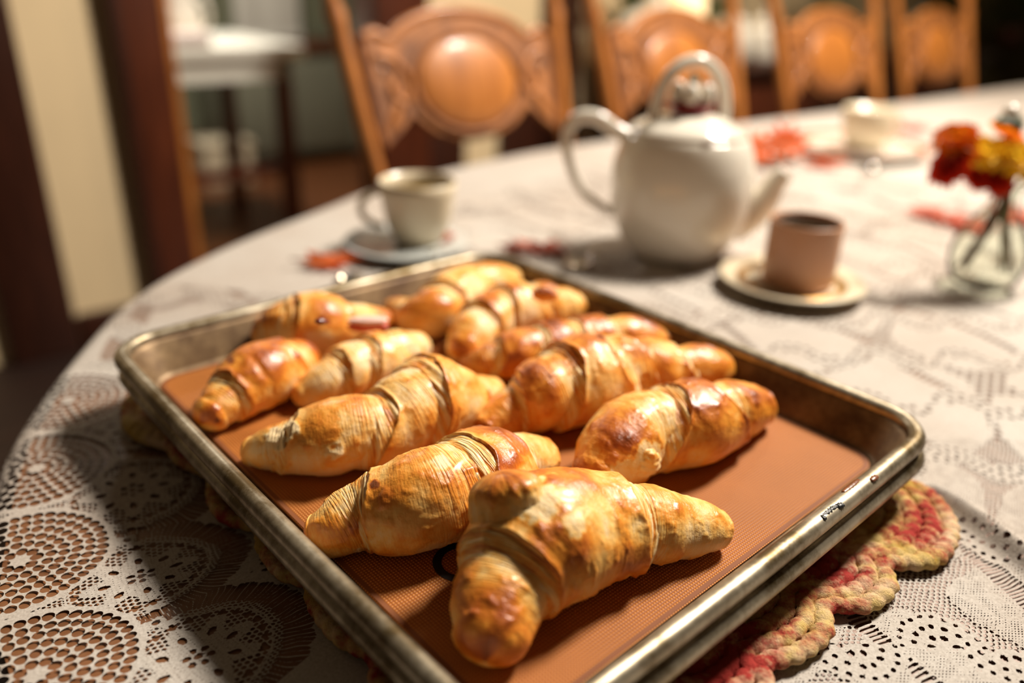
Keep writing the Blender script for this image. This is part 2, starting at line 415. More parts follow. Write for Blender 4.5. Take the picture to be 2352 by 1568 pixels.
def emit(name, col, s):
    m, nt, b = mat(name)
    b.inputs['Base Color'].default_value = (*col, 1)
    b.inputs['Emission Color'].default_value = (*col, 1); b.inputs['Emission Strength'].default_value = s
    return m
M_lampshade = emit('lit_lampshade', (1.0, 0.74, 0.42), 0.9)
# ------------------------------------------------------------------ the room (axes: u along the table, v across it)
def struct(o): o['kind'] = 'structure'; return o
VW = 2.46
fl = struct(uvbox('floor', -2.6, 9.0, -2.0, 6.6, -0.06, -0.012, M_shadefloor))
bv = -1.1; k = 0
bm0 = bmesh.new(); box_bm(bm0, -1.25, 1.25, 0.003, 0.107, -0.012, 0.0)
b_first = bm_obj('floorboard', bm0, M_shadefloor, False, fl)
b_next = b_first.data.copy(); b_next.materials[0] = M_floor
_rb = random.Random(3)
for row in range(52):
    v0 = 0.9 + row * 0.11
    for cidx in range(3):
        u0 = -1.2 + cidx * 2.504 + (0.9 if row % 2 else 0.0) + _rb.uniform(-0.2, 0.2) * (cidx == 99)
        o = b_first if (row == 0 and cidx == 0) else b_first.copy()
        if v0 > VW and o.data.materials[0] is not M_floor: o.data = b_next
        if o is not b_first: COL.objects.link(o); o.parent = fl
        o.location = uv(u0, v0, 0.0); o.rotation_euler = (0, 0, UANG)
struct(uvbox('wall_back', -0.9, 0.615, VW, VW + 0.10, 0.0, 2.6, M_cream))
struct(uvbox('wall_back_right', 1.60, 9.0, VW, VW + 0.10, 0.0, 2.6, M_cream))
struct(uvbox('baseboard_back', 0.385, 0.61, VW - 0.022, VW, 0.0, 0.105, M_darkwood, None, 0.004))
struct(uvbox('trim_1', 0.20, 0.375, VW - 0.04, VW, 0.0, 2.5, M_darkwood, None, 0.006))
# door casing on both sides of the opening into the next room
c1 = struct(uvbox('trim_2', 0.605, 0.735, VW - 0.045, VW + 0.12, 0.0, 2.3, M_redwood, None, 0.006))
uvbox('casing_moulding', 0.596, 0.628, VW - 0.06, VW - 0.045, 0.0, 2.3, M_darkwood, c1, 0.003)
uvbox('door_stop', 0.735, 0.775, VW + 0.02, VW + 0.14, 0.0, 2.3, M_oak, c1, 0.003)
c2 = struct(uvbox('trim_3', 1.40, 1.60, VW - 0.045, VW + 0.12, 0.0, 2.3, M_redwood, None, 0.006))
struct(uvbox('trim_4', 1.602, 1.765, VW - 0.03, VW, 0.0, 0.70, M_darkwood, None, 0.004))
struct(uvbox('trim_6', 1.935, 2.128, VW - 0.03, VW, 0.0, 0.70, M_darkwood, None, 0.004))
struct(uvbox('trim_5', 2.13, 2.30, VW - 0.05, VW, 0.0, 2.3, M_darkwood, None, 0.006))
# the next room
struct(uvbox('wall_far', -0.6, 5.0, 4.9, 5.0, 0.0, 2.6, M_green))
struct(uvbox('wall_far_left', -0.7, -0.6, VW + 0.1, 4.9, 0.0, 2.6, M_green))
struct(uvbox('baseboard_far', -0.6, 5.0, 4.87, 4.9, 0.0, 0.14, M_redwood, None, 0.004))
# white framed window of the far wall, dark outside
w1 = onv(545, 110, 4.86); w2 = onv(690, 110, 4.86)
wu0, wu1 = float(w1[:2] @ UD), float(w2[:2] @ UD); wz = float(w1[2])
win = struct(uvbox('window_1', wu0, wu1, 4.83, 4.9, wz, wz + 0.09, M_white, None, 0.004))
uvbox('stile', wu0, wu0 + 0.13, 4.83, 4.9, wz + 0.09, 1.9, M_white, win, 0.004)
uvbox('stile', wu1 - 0.26, wu1, 4.83, 4.9, wz + 0.09, 1.9, M_white, win, 0.004)
uvbox('pane', wu0 + 0.13, wu1 - 0.26, 4.865, 4.88, wz + 0.09, 1.9, M_glassdark, win)
# small white side table just beyond the opening
tb = thing('side_table', 'white topped side table seen through the open doorway', 'table', uv(1.0, 3.32, 0))
def loc_uvbox(name, u0, u1, v0, v1, z0, z1, m, parent, bevel=0.0):     # box around the parent's origin, along the room axes
    return box(name, u0, u1, v0, v1, z0, z1, m, parent, UANG, bevel)
loc_uvbox('table_top', -0.36, 0.40, -0.36, 0.36, 0.735, 0.785, M_white, tb, 0.006)
loc_uvbox('apron', -0.32, 0.36, -0.32, -0.29, 0.66, 0.735, M_white, tb)
for a, b_ in ((-0.32, -0.32), (0.30, -0.32), (-0.32, 0.27), (0.30, 0.27)):
    loc_uvbox('leg', a, a + 0.06, b_, b_ + 0.06, 0.0, 0.735, M_redwood, tb, 0.004)
loc_uvbox('stretcher', -0.30, 0.33, -0.31, -0.27, 0.30, 0.34, M_redwood, tb)
cq = unproj(515, 420, 0.0)
crate = thing('storage_box', 'cream cardboard box on the floor under the white side table', 'box', (cq[0], cq[1], 0.0))
loc_uvbox('carton', -0.12, 0.13, -0.10, 0.10, 0.0, 0.20, M_creamware, crate, 0.004)
loc_uvbox('lid', -0.13, 0.14, -0.11, 0.11, 0.20, 0.23, M_creamware, crate, 0.004)
M_greycab = simple('grey_green_paint', (0.16, 0.16, 0.115), 0.5, var=0.06, vscale=5)
cab = thing('low_cabinet', 'grey-green low cabinet with red-brown top against the far wall', 'cabinet', uv(2.35, 4.62, 0))
loc_uvbox('carcass', -0.75, 0.75, -0.22, 0.22, 0.05, 0.62, M_greycab, cab, 0.006)
loc_uvbox('cabinet_top', -0.78, 0.78, -0.25, 0.24, 0.62, 0.66, M_redwood, cab, 0.006)
for s in (-0.37, 0.37):
    d = loc_uvbox('door', s - 0.34, s + 0.34, -0.245, -0.22, 0.09, 0.58, M_greycab, cab, 0.004)
def ware(name, prof, m, n=28): return lathe(name, prof, m, None, n)
ware_z = 0.785
vz = thing('vase', 'tall white vase on the side table beyond the doorway', 'vase', uv(0.80, 3.12, ware_z))
lathe('vase_body', [(0.0, 0), (0.05, 0), (0.065, 0.05), (0.068, 0.12), (0.04, 0.2), (0.03, 0.25), (0.038, 0.28), (0.028, 0.27), (0.0, 0.05)], M_porcelain, vz, 24)
bt = thing('bottle', 'dark red bottle between white vessels on the side table', 'bottle', uv(0.905, 3.12, ware_z))
lathe('bottle_body', [(0, 0), (0.034, 0), (0.036, 0.01), (0.036, 0.17), (0.014, 0.22), (0.013, 0.28), (0.0, 0.28)], M_red, bt, 20)
jg = thing('jug', 'squat white jug right of the dark red bottle on side table', 'jug', uv(1.02, 3.15, ware_z))
lathe('jug_body', [(0, 0), (0.05, 0), (0.075, 0.05), (0.07, 0.11), (0.05, 0.15), (0.058, 0.18), (0.05, 0.17), (0, 0.04)], M_porcelain, jg, 24)
th_ = np.linspace(-1.3, 1.3, 14)
tube('jug_handle', np.stack([0.055 + 0.05 * np.cos(th_), 0 * th_, 0.10 + 0.055 * np.sin(th_)], 1), 0.008, M_porcelain, jg, 8)
tw = tag(uvbox('folded_cloth', 0.76, 1.06, 2.965, 3.03, ware_z, ware_z + 0.05, simple('pink_white_cloth', (0.66, 0.56, 0.52), 0.9, var=0.1), None, 0.015),
         'folded pinkish white cloth lying on the side table beyond the doorway', 'cloth')
# dark sideboard along the back wall, things on it
sb = thing('sideboard', 'long dark wooden sideboard along the wall behind the chairs', 'sideboard', uv(4.0, 2.15, 0))
loc_uvbox('carcass', -1.55, 0.85, -0.22, 0.26, 0.08, 0.72, M_darkwood, sb, 0.006)
loc_uvbox('sideboard_top', -1.6, 0.90, -0.26, 0.28, 0.72, 0.755, M_darkwood, sb, 0.006)
for i_ in range(3):
    d = loc_uvbox('door', -1.5 + i_ * 0.74, -0.80 + i_ * 0.74, -0.24, -0.22, 0.12, 0.68, M_redwood if i_ % 2 == 0 else M_darkwood, sb, 0.004)
    ellipsoid('knob', tuple(Matrix.Rotation(UANG, 3, 'Z') @ Vector((-0.88 + i_ * 0.74, -0.255, 0.45))), (0.014, 0.014, 0.014), M_gold, d, 12, 8)
SZ = 0.755
def on_side(px, py, v):
    q = onv(px, py, v); return uv(float(q[:2] @ UD), v, SZ)
lp = thing('table_lamp', 'small lit lamp with warm shade on the sideboard', 'lamp', on_side(1572, 60, 2.12))
lathe('lamp_base', [(0, 0), (0.07, 0), (0.07, 0.012), (0.02, 0.03), (0.016, 0.12), (0, 0.12)], M_gold, lp, 24)
lathe('lamp_shade', [(0.085, 0.105), (0.06, 0.30), (0.058, 0.30), (0.083, 0.105)], M_lampshade, lp, 28)
def plant(name, label, px, v, h, rad, seed, z=SZ, n=26):
    rr = random.Random(seed)
    q = on_side(px, 60, v); q.z = z
    p = thing(name, label, 'plant', q)
    lathe('pot', [(0, 0), (0.05, 0), (0.065, 0.1), (0.06, 0.1), (0.055, 0.085), (0, 0.08)], M_redwood, p, 20)
    for i in range(n):
        a = rr.uniform(0, 2 * PI); t = rr.uniform(0.3, 1.0); L = rad * rr.uniform(0.6, 1.1)
        z0 = 0.09 + h * rr.uniform(0, 1)
        c = np.array([math.cos(a), math.sin(a), 0]); s = np.array([-math.sin(a), math.cos(a), 0])
        base = np.array([0, 0, z0]); tip = base + c * L + np.array([0, 0, (t - 0.5) * 0.14])
        mid = (base + tip) / 2 + np.array([0, 0, 0.03]); w = L * 0.28
        v_ = [base, mid + s * w, tip, mid - s * w, mid + np.array([0, 0, 0.012])]
        mesh_np('leaf', np.array(v_), [(0, 1, 4), (1, 2, 4), (2, 3, 4), (3, 0, 4)], M_foliage, True, p)
    return p
plant('potted_plant', 'leafy green plant behind the second chair beside white tureen', 1428, 2.28, 0.28, 0.13, 1)
plant('potted_plant', 'leafy green plant right of the small lit lamp', 1650, 2.3, 0.30, 0.15, 2)
plant('potted_plant', 'leafy green plant behind the third chair on sideboard', 1900, 2.16, 0.26, 0.18, 3)
plant('potted_plant', 'large leafy plant at the far right end of sideboard', 2330, 2.12, 0.34, 0.22, 4, SZ, 40)
tu = thing('tureen', 'white lidded tureen standing on the sideboard', 'tureen', on_side(1510, 60, 2.0))
lathe('tureen_bowl', [(0, 0), (0.07, 0), (0.06, 0.02), (0.125, 0.08), (0.14, 0.14), (0.13, 0.145), (0, 0.05)], M_porcelain, tu, 32)
ld = lathe('lid', [(0.138, 0.145), (0.12, 0.18), (0.05, 0.21), (0.015, 0.215), (0.02, 0.235), (0, 0.24)], M_porcelain, tu, 32)
for i_, (px, v_, lab) in enumerate(((1685, 2.0, 'white jar on the sideboard behind the second chair'),
                                    (1760, 1.98, 'bright white jar in the gap between second and third chairs'),
                                    (2115, 2.0, 'white jar on the sideboard behind the fourth chair'))):
    j = thing('jar', lab, 'jar', on_side(px, 60, v_), group='white jars on the sideboard')
    lathe('jar_body', [(0, 0), (0.055, 0), (0.07, 0.03), (0.072, 0.12), (0.05, 0.15), (0.0, 0.15)], M_porcelain, j, 28)
    lathe('lid', [(0.055, 0.15), (0.05, 0.17), (0.015, 0.18), (0.02, 0.20), (0, 0.205)], M_porcelain, j, 28)
# olive curtain at the far right
mcur = simple('olive_curtain', (0.10, 0.075, 0.02), 0.9, var=0.3, vscale=6)
uu = np.linspace(4.98, 7.4, 320); zz = np.array([0.1, 1.3, 2.4])
P = np.array([[*(uv(a, 2.38 + 0.035 * math.sin(a * 60), z_))] for z_ in zz for a in uu])
tag(mesh_np('curtain', P, grid_faces(3, 320, False), mcur), 'olive brown gathered curtain at the far right of room', 'curtain')

# ------------------------------------------------------------------ table, outline known along its left end and far side
OUT_UV = [(3.6, 1.10), (2.4, 1.115), (1.5, 1.125), (1.06, 1.125), (.825, 1.093), (.606, 1.035), (.485, .975), (.317, .885), (.192, .79), (.115, .685),
          (.047, .562), (.011, .447), (-.004, .36), (.008, .27), (.047, .165), (.115, .06), (.192, -.04), (.317, -.14), (.485, -.23),
          (.606, -.285), (.825, -.343), (1.06, -.375), (1.5, -.375), (2.4, -.365), (3.6, -.35), (4.05, -.1), (4.2, .38), (4.05, .86)]
OUT = np.array([UD * a + VD * b for a, b in OUT_UV])
OL = crom(OUT, 1400, True)
_seg = np.linalg.norm(np.roll(OL, -1, 0) - OL, axis=1); OS = np.concatenate([[0], np.cumsum(_seg)[:-1]]); OLEN = _seg.sum()
OT = np.roll(OL, -1, 0) - np.roll(OL, 1, 0); OT /= np.linalg.norm(OT, axis=1)[:, None]
ON = np.stack([-OT[:, 1], OT[:, 0]], 1)
_c = OL.mean(0)
if ((_c - OL) * ON).sum(1).mean() < 0: ON = -ON
def ol_at(s):
    s = np.mod(s, OLEN)
    f = lambda A: np.interp(s, np.append(OS, OLEN), np.append(A, A[0]))
    return np.stack([f(OL[:, 0]), f(OL[:, 1])], -1), np.stack([f(ON[:, 0]), f(ON[:, 1])], -1)
def sd_of(X, Y):                         # nearest outline arc length and distance inside
    p = np.stack([X.ravel(), Y.ravel()], 1); S = np.empty(len(p)); D = np.empty(len(p))
    sub = OL[::2]; ssub = OS[::2]; nsub = ON[::2]; tsub = OT[::2]
    for a in range(0, len(p), 20000):
        q = p[a:a + 20000]
        d2 = (q[:, 0:1] - sub[:, 0]) ** 2 + (q[:, 1:2] - sub[:, 1]) ** 2
        i = d2.argmin(1); r = q - sub[i]
        S[a:a + 20000] = ssub[i] + (r * tsub[i]).sum(1); D[a:a + 20000] = (r * nsub[i]).sum(1)
    return S.reshape(X.shape), D.reshape(X.shape)
tt = thing('dining_table', 'large round-ended wooden dining table under the white lace cloth', 'table', (*_c, 0))
bm = bmesh.new()
inn = OL[::8] + ON[::8] * 0.001 - _c
top = [bm.verts.new((x, y, TBL - 0.0009)) for x, y in inn]; bot = [bm.verts.new((x, y, TBL - 0.034)) for x, y in inn]
bm.faces.new(top); bm.faces.new(bot[::-1]); n = len(top)
for i in range(n): bm.faces.new((top[i], bot[i], bot[(i + 1) % n], top[(i + 1) % n]))
bm_obj('tabletop', bm, M_tabletop, False, tt)
for pu in (0.85, 3.3):
    for pv in (0.05, 0.70):
        q = uv(pu, pv) - Vector((*_c, 0))
        lg = lathe('leg', [(0, 0), (0.03, 0), (0.035, 0.05), (0.025, 0.1), (0.045, 0.3), (0.03, 0.5), (0.05, 0.55), (0.05, 0.72), (0, 0.72)], M_darkwood, tt, 20)
        lg.location = (q.x, q.y, 0)

# ------------------------------------------------------------------ the lace cloth, real holes cut along a signed field
PER = 0.094
def ol_y(s): return np.interp(np.mod(s, OLEN), np.append(OS, OLEN), np.append(OL[:, 1], OL[0, 1]))
S0 = float(sd_of(np.array([[-0.237]]), np.array([[0.349]]))[0][0, 0])     # a fan stands here
def hexholes(x, y, c, r):                 # >0 on thread, round-ish holes of radius r on a hexagonal lattice of pitch c
    ax = x / c; ay = y / (c * 0.8660254)
    f = []
    for off in (0.0, 0.5):
        yy = (np.round((ay - off * 2) / 2) * 2 + off * 2); xx = np.round(ax - off) + off
        f.append((ax - xx) ** 2 + ((ay - yy) * 0.8660254) ** 2)
    return np.sqrt(np.minimum(f[0], f[1])) * c - r
def rings(x, y, cx, cy, specs):           # -: inside a hole
    dx = x - cx; dy = y - cy; rho = np.hypot(dx, dy); ph = np.arctan2(dy, dx); F = np.full(x.shape, 9.0)
    for r, n, a, b, o in specs:
        st = 2 * PI / n; dp = (ph - o) - np.round((ph - o) / st) * st
        F = np.minimum(F, (np.sqrt(((rho - r) / a) ** 2 + (dp * r / b) ** 2) - 1) * min(a, b))
    return F
def warp(a, b, amp=0.0006):
    p = np.stack([a * 150, b * 150, 0 * a + 3.3], -1)
    return a + amp * vnoise(p), b + amp * vnoise(p + 11.7)
def lace_sd(s, d):
    s, d = warp(s, d)
    x = np.mod(s - S0 + PER / 2, PER) - PER / 2           # fan at x=0, medallion at x=PER/2
    idx = np.floor((s - S0 + PER / 2) / PER)
    xm = np.mod(s - S0, PER) - PER / 2
    wob = 0.0012 * np.sin(s * 190 + d * 130)
    # ground: fine net
    F = hexholes(s + wob, d, 0.0027, 0.00098)
    # closely woven leaf shapes in the net
    r2 = np.hypot(xm * 1.0, d - 0.108); a2 = np.arctan2(d - 0.108, xm)
    dense = hexholes(s, d, 0.0022, 0.00042)
    # fan of big eyelets
    rf = np.hypot(x, (d - 0.010)); specs = []
    for k in range(6):
        r = 0.0075 + k * 0.0065; n = int(round(2 * PI * r / 0.0062))
        specs.append((r, n, 0.0030, 0.0028, (k % 2) * PI / n))
    fan = rings(x, d, 0, 0.010, specs)
    F = np.where(rf < 0.0455, fan, F)
    F = np.maximum(F, 0.0011 - np.abs(rf - 0.0458))
    # medallion: woven petals on net with eyelet rings
    xd = d - 0.066; rm = np.hypot(xm, xd); am = np.arctan2(xd, xm)
    pet = 0.0245 + 0.0055 * np.cos(8 * am)
    inm = rm < 0.036
    net = hexholes(xm, xd, 0.0034, 0.00125)
    med = np.where(rm < pet, dense, net)
    med = np.minimum(med, rings(xm, xd, 0, 0, [(0.0055, 6, 0.0021, 0.0017, 0), (0.0175, 8, 0.0032, 0.0019, 0), (0.0315, 24, 0.0019, 0.0022, 0)]))
    med = np.where(rm < 0.0022, -0.0015 + rm * 0.6, med)
    F = np.where(inm & (rf > 0.0455), med, F)
    F = np.where((rf > 0.0455) & inm, np.maximum(F, 0.0009 - np.abs(rm - 0.036)), F)
    # small six-eyelet flowers at the sides of the medallion
    for cx, cy in ((0.0, 0.066), (0.0, 0.118), (0.030, 0.135), (-0.030, 0.135)):
        dx = x - cx; dx = np.where(dx > PER / 2, dx - PER, dx); rr = np.hypot(dx, d - cy)
        ff = np.minimum(rings(dx, d, 0, cy, [(0.0058, 6, 0.0021, 0.0021, 0.3)]), hexholes(s, d, 0.002, 0.00035))
        lim = 0.0112 + 0.002 * np.cos(6 * np.arctan2(d - cy, dx))
        F = np.where((rr < lim) & (rf > 0.0455) & ~inm, ff, F)
    # the ladder: an open band of single threads swinging round each medallion towards the middle of the table
    amp = np.cos(np.clip((am - PI / 2) / 2.0, -PI / 2, PI / 2))
    ro = 0.040 + 0.0175 * np.sqrt(np.maximum(amp, 0))
    band = (rm > 0.0405) & (rm < ro) & (np.abs(am - PI / 2) < 2.0) & (rf > 0.0458)
    ta = am * 0.050 + 0.0004 * np.sin(rm * 300 + idx + am * 9)
    thr = 0.00032 + 0.0001 * np.sin(ta * 900) - np.abs(np.mod(ta, 0.0031) - 0.00155)
    lob = np.abs(np.mod(am * 0.052, 0.0125) - 0.00625) / 0.00625          # scalloped outer side
    ro2 = ro - 0.0028 * lob ** 3
    F = np.where(band & (rm < ro2), thr, F)
    # woven ribbon beyond it
    rib = (rm > ro2) & (rm < ro2 + 0.010) & (np.abs(am - PI / 2) < 2.1) & (rf > 0.0458) & (rm > 0.0405)
    F = np.where(rib, hexholes(s, d, 0.0019, 0.00030), F)
    # towards the middle: close weave with sprigs of net
    far_ = sstep(0.50, 0.62, ol_y(s))                     # the border's own weave closes up towards the table's left end
    F = F + 0.0011 * far_
    pp_, nn_ = ol_at(s.ravel()); pp_ = (pp_ + nn_ * d.ravel()[:, None]).reshape(s.shape + (2,))
    F = np.where(far_ > 0.5, lace_xy(pp_[..., 0], pp_[..., 1]), F)
    inner = sstep(0.140, 0.146, d)
    g = hexholes(s, d, 0.0020, 0.00036)
    F = np.where(inner > 0.5, g, F)
    return F
def lace_xy(x, y):                        # the middle of the cloth: close weave, swirls and flowers of open net
    x, y = warp(x, y, 0.0008)
    wx = x + 0.018 * np.sin(y * 23 + 1) + 0.008 * np.sin(x * 41 + y * 17); wy = y + 0.018 * np.sin(x * 21 + 2)
    F = np.where(y > 0.5, hexholes(x, y, 0.0022, 0.00044), hexholes(x, y, 0.0018, 0.00044))
    sw = np.abs(np.sin(wx * 34) + np.sin(wy * 31 + 0.7 * np.sin(wx * 12)))
    F = np.where(sw < 0.22, hexholes(x, y, 0.0030, np.where(y > 0.5, 0.00114, 0.00108)), F)
    cx = np.mod(x + 0.03 * np.round(y / 0.085), 0.075) - 0.0375; cy = np.mod(y, 0.085) - 0.0425
    rr = np.hypot(cx, cy)
    fl_ = np.minimum(rings(cx, cy, 0, 0, [(0.0062, 6, 0.0019, 0.0017, 0), (0.0135, 14, 0.0015, 0.0015, 0.2), (0.0205, 22, 0.0013, 0.0014, 0)]), hexholes(x, y, 0.002, 0.0003))
    F = np.where(rr < 0.0235, fl_, F)
    ld_ = (np.abs(np.mod(wx + wy * 0.6, 0.11) - 0.055) < 0.0075) & (rr > 0.025)
    F = np.where(ld_, 0.00058 - np.abs(np.mod(wy - 0.6 * wx, 0.0030) - 0.0015), F)
    return F
def lace_far(x, y):                       # the same cloth farther off: only its larger openings
    wx = x + 0.018 * np.sin(y * 23 + 1) + 0.008 * np.sin(x * 41 + y * 17); wy = y + 0.018 * np.sin(x * 21 + 2)
    F = np.full(x.shape, 1.0)
    sw = np.abs(np.sin(wx * 34) + np.sin(wy * 31 + 0.7 * np.sin(wx * 12)))
    F = np.where(sw < 0.22, hexholes(x, y, 0.0092, 0.0031), F)
    cx = np.mod(x + 0.03 * np.round(y / 0.085), 0.075) - 0.0375; cy = np.mod(y, 0.085) - 0.0425
    rr = np.hypot(cx, cy)
    F = np.where(rr < 0.0235, rings(cx, cy, 0, 0, [(0.0078, 6, 0.0026, 0.0026, 0), (0.0185, 14, 0.0024, 0.0024, 0.2)]), F)
    ld_ = (np.abs(np.mod(wx + wy * 0.6, 0.11) - 0.055) < 0.0075) & (rr > 0.025)
    return np.where(ld_, 0.0019 - np.abs(np.mod(wy - 0.6 * wx, 0.0092) - 0.0046), F)
def march(X, Y, F):                       # keep F>0 on the grid; returns x,y verts and triangles
    nr, nc = X.shape; x = X.ravel(); y = Y.ravel(); f = F.ravel()
    i = (np.arange(nr - 1)[:, None] * nc + np.arange(nc - 1)[None]).ravel()
    tri = np.concatenate([np.stack([i, i + 1, i + nc + 1], 1), np.stack([i, i + nc + 1, i + nc], 1)])
    pos = f[tri] > 0; cnt = pos.sum(1)
    full = tri[cnt == 3]
    vx = [x]; vy = [y]; base = len(x); tris = [full]
    def cut(a, b):
        t = f[a] / (f[a] - f[b]); return x[a] + (x[b] - x[a]) * t, y[a] + (y[b] - y[a]) * t
    for want, lone in ((1, True), (2, False)):
        T = tri[cnt == want]; P = pos[cnt == want]
        if not len(T): continue
        k = (P if lone else ~P).argmax(1); r = np.arange(len(T))
        a, b, c = T[r, k], T[r, (k + 1) % 3], T[r, (k + 2) % 3]
        x1, y1 = cut(a, b) if lone else cut(b, a); x2, y2 = cut(a, c) if lone else cut(c, a)
        n1 = base + np.arange(len(T)); n2 = n1 + len(T)
        vx += [x1, x2]; vy += [y1, y2]; base += 2 * len(T)
        if lone: tris.append(np.stack([a, n1, n2], 1))
        else: tris += [np.stack([n1, b, c], 1), np.stack([n1, c, n2], 1)]
    vx = np.concatenate(vx); vy = np.concatenate(vy); tris = np.concatenate(tris)
    used = np.zeros(len(vx), bool); used[tris.ravel()] = True; re = np.cumsum(used) - 1
    return vx[used], vy[used], re[tris]
FOLD = crom([unproj(2060, 1120, TBL)[:2], unproj(2150, 1150, TBL)[:2], unproj(2240, 1205, TBL)[:2], unproj(2352, 1290, TBL)[:2], unproj(2500, 1400, TBL)[:2]], 60)
def cloth_z(x, y):
    z = TBL + 0.0004 + 0.0005 * fbm(np.stack([x * 14, y * 14, 0 * x], -1), 2)
    near = (x > 0.2) & (y < 0.6)
    if near.any():
        q = np.stack([x[near], y[near]], 1)
        d2 = np.sqrt(((q[:, None] - FOLD[None]) ** 2).sum(-1)); i = d2.argmin(1)
        fade = sstep(0, 14, i)
        z[near] += 0.011 * np.exp(-(d2.min(1) / 0.0085) ** 2) * fade
    return z
_pc = np.array([-0.010, 0.4645])
PAN_A = np.array([0.7362, 0.6768]) / np.linalg.norm([0.7362, 0.6768])      # along the pan's short side N -> R
PAN_B = np.array([-PAN_A[1], PAN_A[0]])
def outside_pan(x, y):                    # >0 away from the pan's footprint (nothing of the cloth is seen under it)
    qx = (x - _pc[0]) * PAN_A[0] + (y - _pc[1]) * PAN_A[1]; qy = (x - _pc[0]) * PAN_B[0] + (y - _pc[1]) * PAN_B[1]
    return np.maximum(np.abs(qx) - 0.125, np.abs(qy) - 0.16)
DB = 0.150
parts_v, parts_f, off = [], [], 0
def add_part(v, f):
    global off
    parts_v.append(v); parts_f.append(f + off); off += len(v)
def drape(s, d):                          # cloth coordinate -> place; d<0 runs over the edge and down
    p, nn = ol_at(s.ravel()); d = d.ravel(); s = s.ravel()
    r = 0.016
    inx = np.where(d > 0, d, 0.0); z = np.full(d.shape, TBL + 0.0004)
    a = np.clip(-d / r, 0, PI / 2); over = np.maximum(-d - r * PI / 2, 0)
    inx = np.where(d <= 0, -r * np.sin(a) - 0.006 * np.sin(s * 30) * over / 0.1 - 0.05 * over, inx)
    z = np.where(d <= 0, z - r * (1 - np.cos(a)) - over, z)
    xy = p + nn * inx[:, None]
    zt = cloth_z(xy[:, 0].copy(), xy[:, 1].copy())
    z = np.where(d > 0, zt, z + (zt - TBL - 0.0004) * np.exp(d / 0.02))
    return np.column_stack([xy, z])
s_a = float(sd_of(np.array([[-0.222]]), np.array([[0.259]]))[0][0, 0]); s_b = float(sd_of(np.array([[-0.357]]), np.array([[0.732]]))[0][0, 0])
s_lo, s_hi = min(s_a, s_b), max(s_a, s_b)
pad_a, pad_b = (0.10, 0.02)
if s_a > s_b: fine = (s_lo - pad_b, s_hi + pad_a)
else: fine = (s_lo - pad_a, s_hi + pad_b)
ns = int((fine[1] - fine[0]) / 0.00075); nd = int((DB + 0.07) / 0.00075)
s_g = np.linspace(*fine, ns); d_g = np.linspace(-0.07, DB, nd)
Sg, Dg = np.meshgrid(s_g, d_g)
vx, vy, f = march(Sg, Dg, lace_sd(Sg, Dg)); add_part(drape(vx, vy), f)
# lower hem of the near left drop, and the rest of the border: plain close weave at coarser pitch
def coarse_strip(sa, sb, da, db, stp, std):
    s_ = np.linspace(sa, sb, max(2, int((sb - sa) / stp))); d_ = np.linspace(da, db, max(2, int((db - da) / std)))
    A, B = np.meshgrid(s_, d_)
    v = drape(A, B); q = grid_faces(len(d_), len(s_), False)
    add_part(v, np.concatenate([q[:, [0, 1, 2]], q[:, [0, 2, 3]]]))
coarse_strip(fine[0], fine[1], -0.20, -0.07, 0.006, 0.01)
coarse_strip(fine[1], fine[0] + OLEN, -0.11, 0.0, 0.01, 0.004)
coarse_strip(fine[1], fine[0] + OLEN, 0.0, DB, 0.01, 0.012)
def xy_patch(x0, x1, y0, y1, step, pattern):
    gx = np.linspace(x0, x1, int((x1 - x0) / step) + 1); gy = np.linspace(y0, y1, int((y1 - y0) / step) + 1)
    X, Y = np.meshgrid(gx, gy)
    cx = np.linspace(x0, x1, max(4, int((x1 - x0) / 0.01))); cy = np.linspace(y0, y1, max(4, int((y1 - y0) / 0.01)))
    CX, CY = np.meshgrid(cx, cy); _, D = sd_of(CX, CY)
    ix = np.clip((X - x0) / (x1 - x0) * (len(cx) - 1), 0, len(cx) - 1.001); iy = np.clip((Y - y0) / (y1 - y0) * (len(cy) - 1), 0, len(cy) - 1.001)
    i, j = ix.astype(int), iy.astype(int); fx, fy = ix - i, iy - j
    DD = (D[j, i] * (1 - fx) + D[j, i + 1] * fx) * (1 - fy) + (D[j + 1, i] * (1 - fx) + D[j + 1, i + 1] * fx) * fy
    F = np.minimum(DD - DB + 0.0005, outside_pan(X, Y))
    if pattern: F = np.minimum(F, (lace_xy if step < 0.0015 else lace_far)(X, Y))
    if not (F > 0).any(): return
    vx, vy, f = march(X, Y, F)
    add_part(np.column_stack([vx, vy, cloth_z(vx.copy(), vy.copy())]), f)
xy_patch(-0.40, 0.10, 0.12, 0.50, 0.0010, True)
xy_patch(0.10, 0.46, 0.16, 0.50, 0.00085, True)
xy_patch(0.46, 1.20, 0.0, 0.50, 0.0022, True)
xy_patch(-0.45, 1.20, 0.50, 1.35, 0.0022, True)
xy_patch(-0.45, 1.20, 1.35, 3.60, 0.012, False)
xy_patch(1.20, 3.70, -0.80, 4.0, 0.016, False)
xy_patch(-0.40, 0.10, -0.40, 0.12, 0.01, False)
xy_patch(0.10, 0.46, -0.40, 0.16, 0.01, False)
xy_patch(0.46, 1.20, -0.60, 0.0, 0.01, False)
cloth = mesh_np('tablecloth', np.concatenate(parts_v), np.concatenate(parts_f), M_lace, True)
tag(cloth, 'white lace tablecloth draped over the dining table', 'tablecloth')
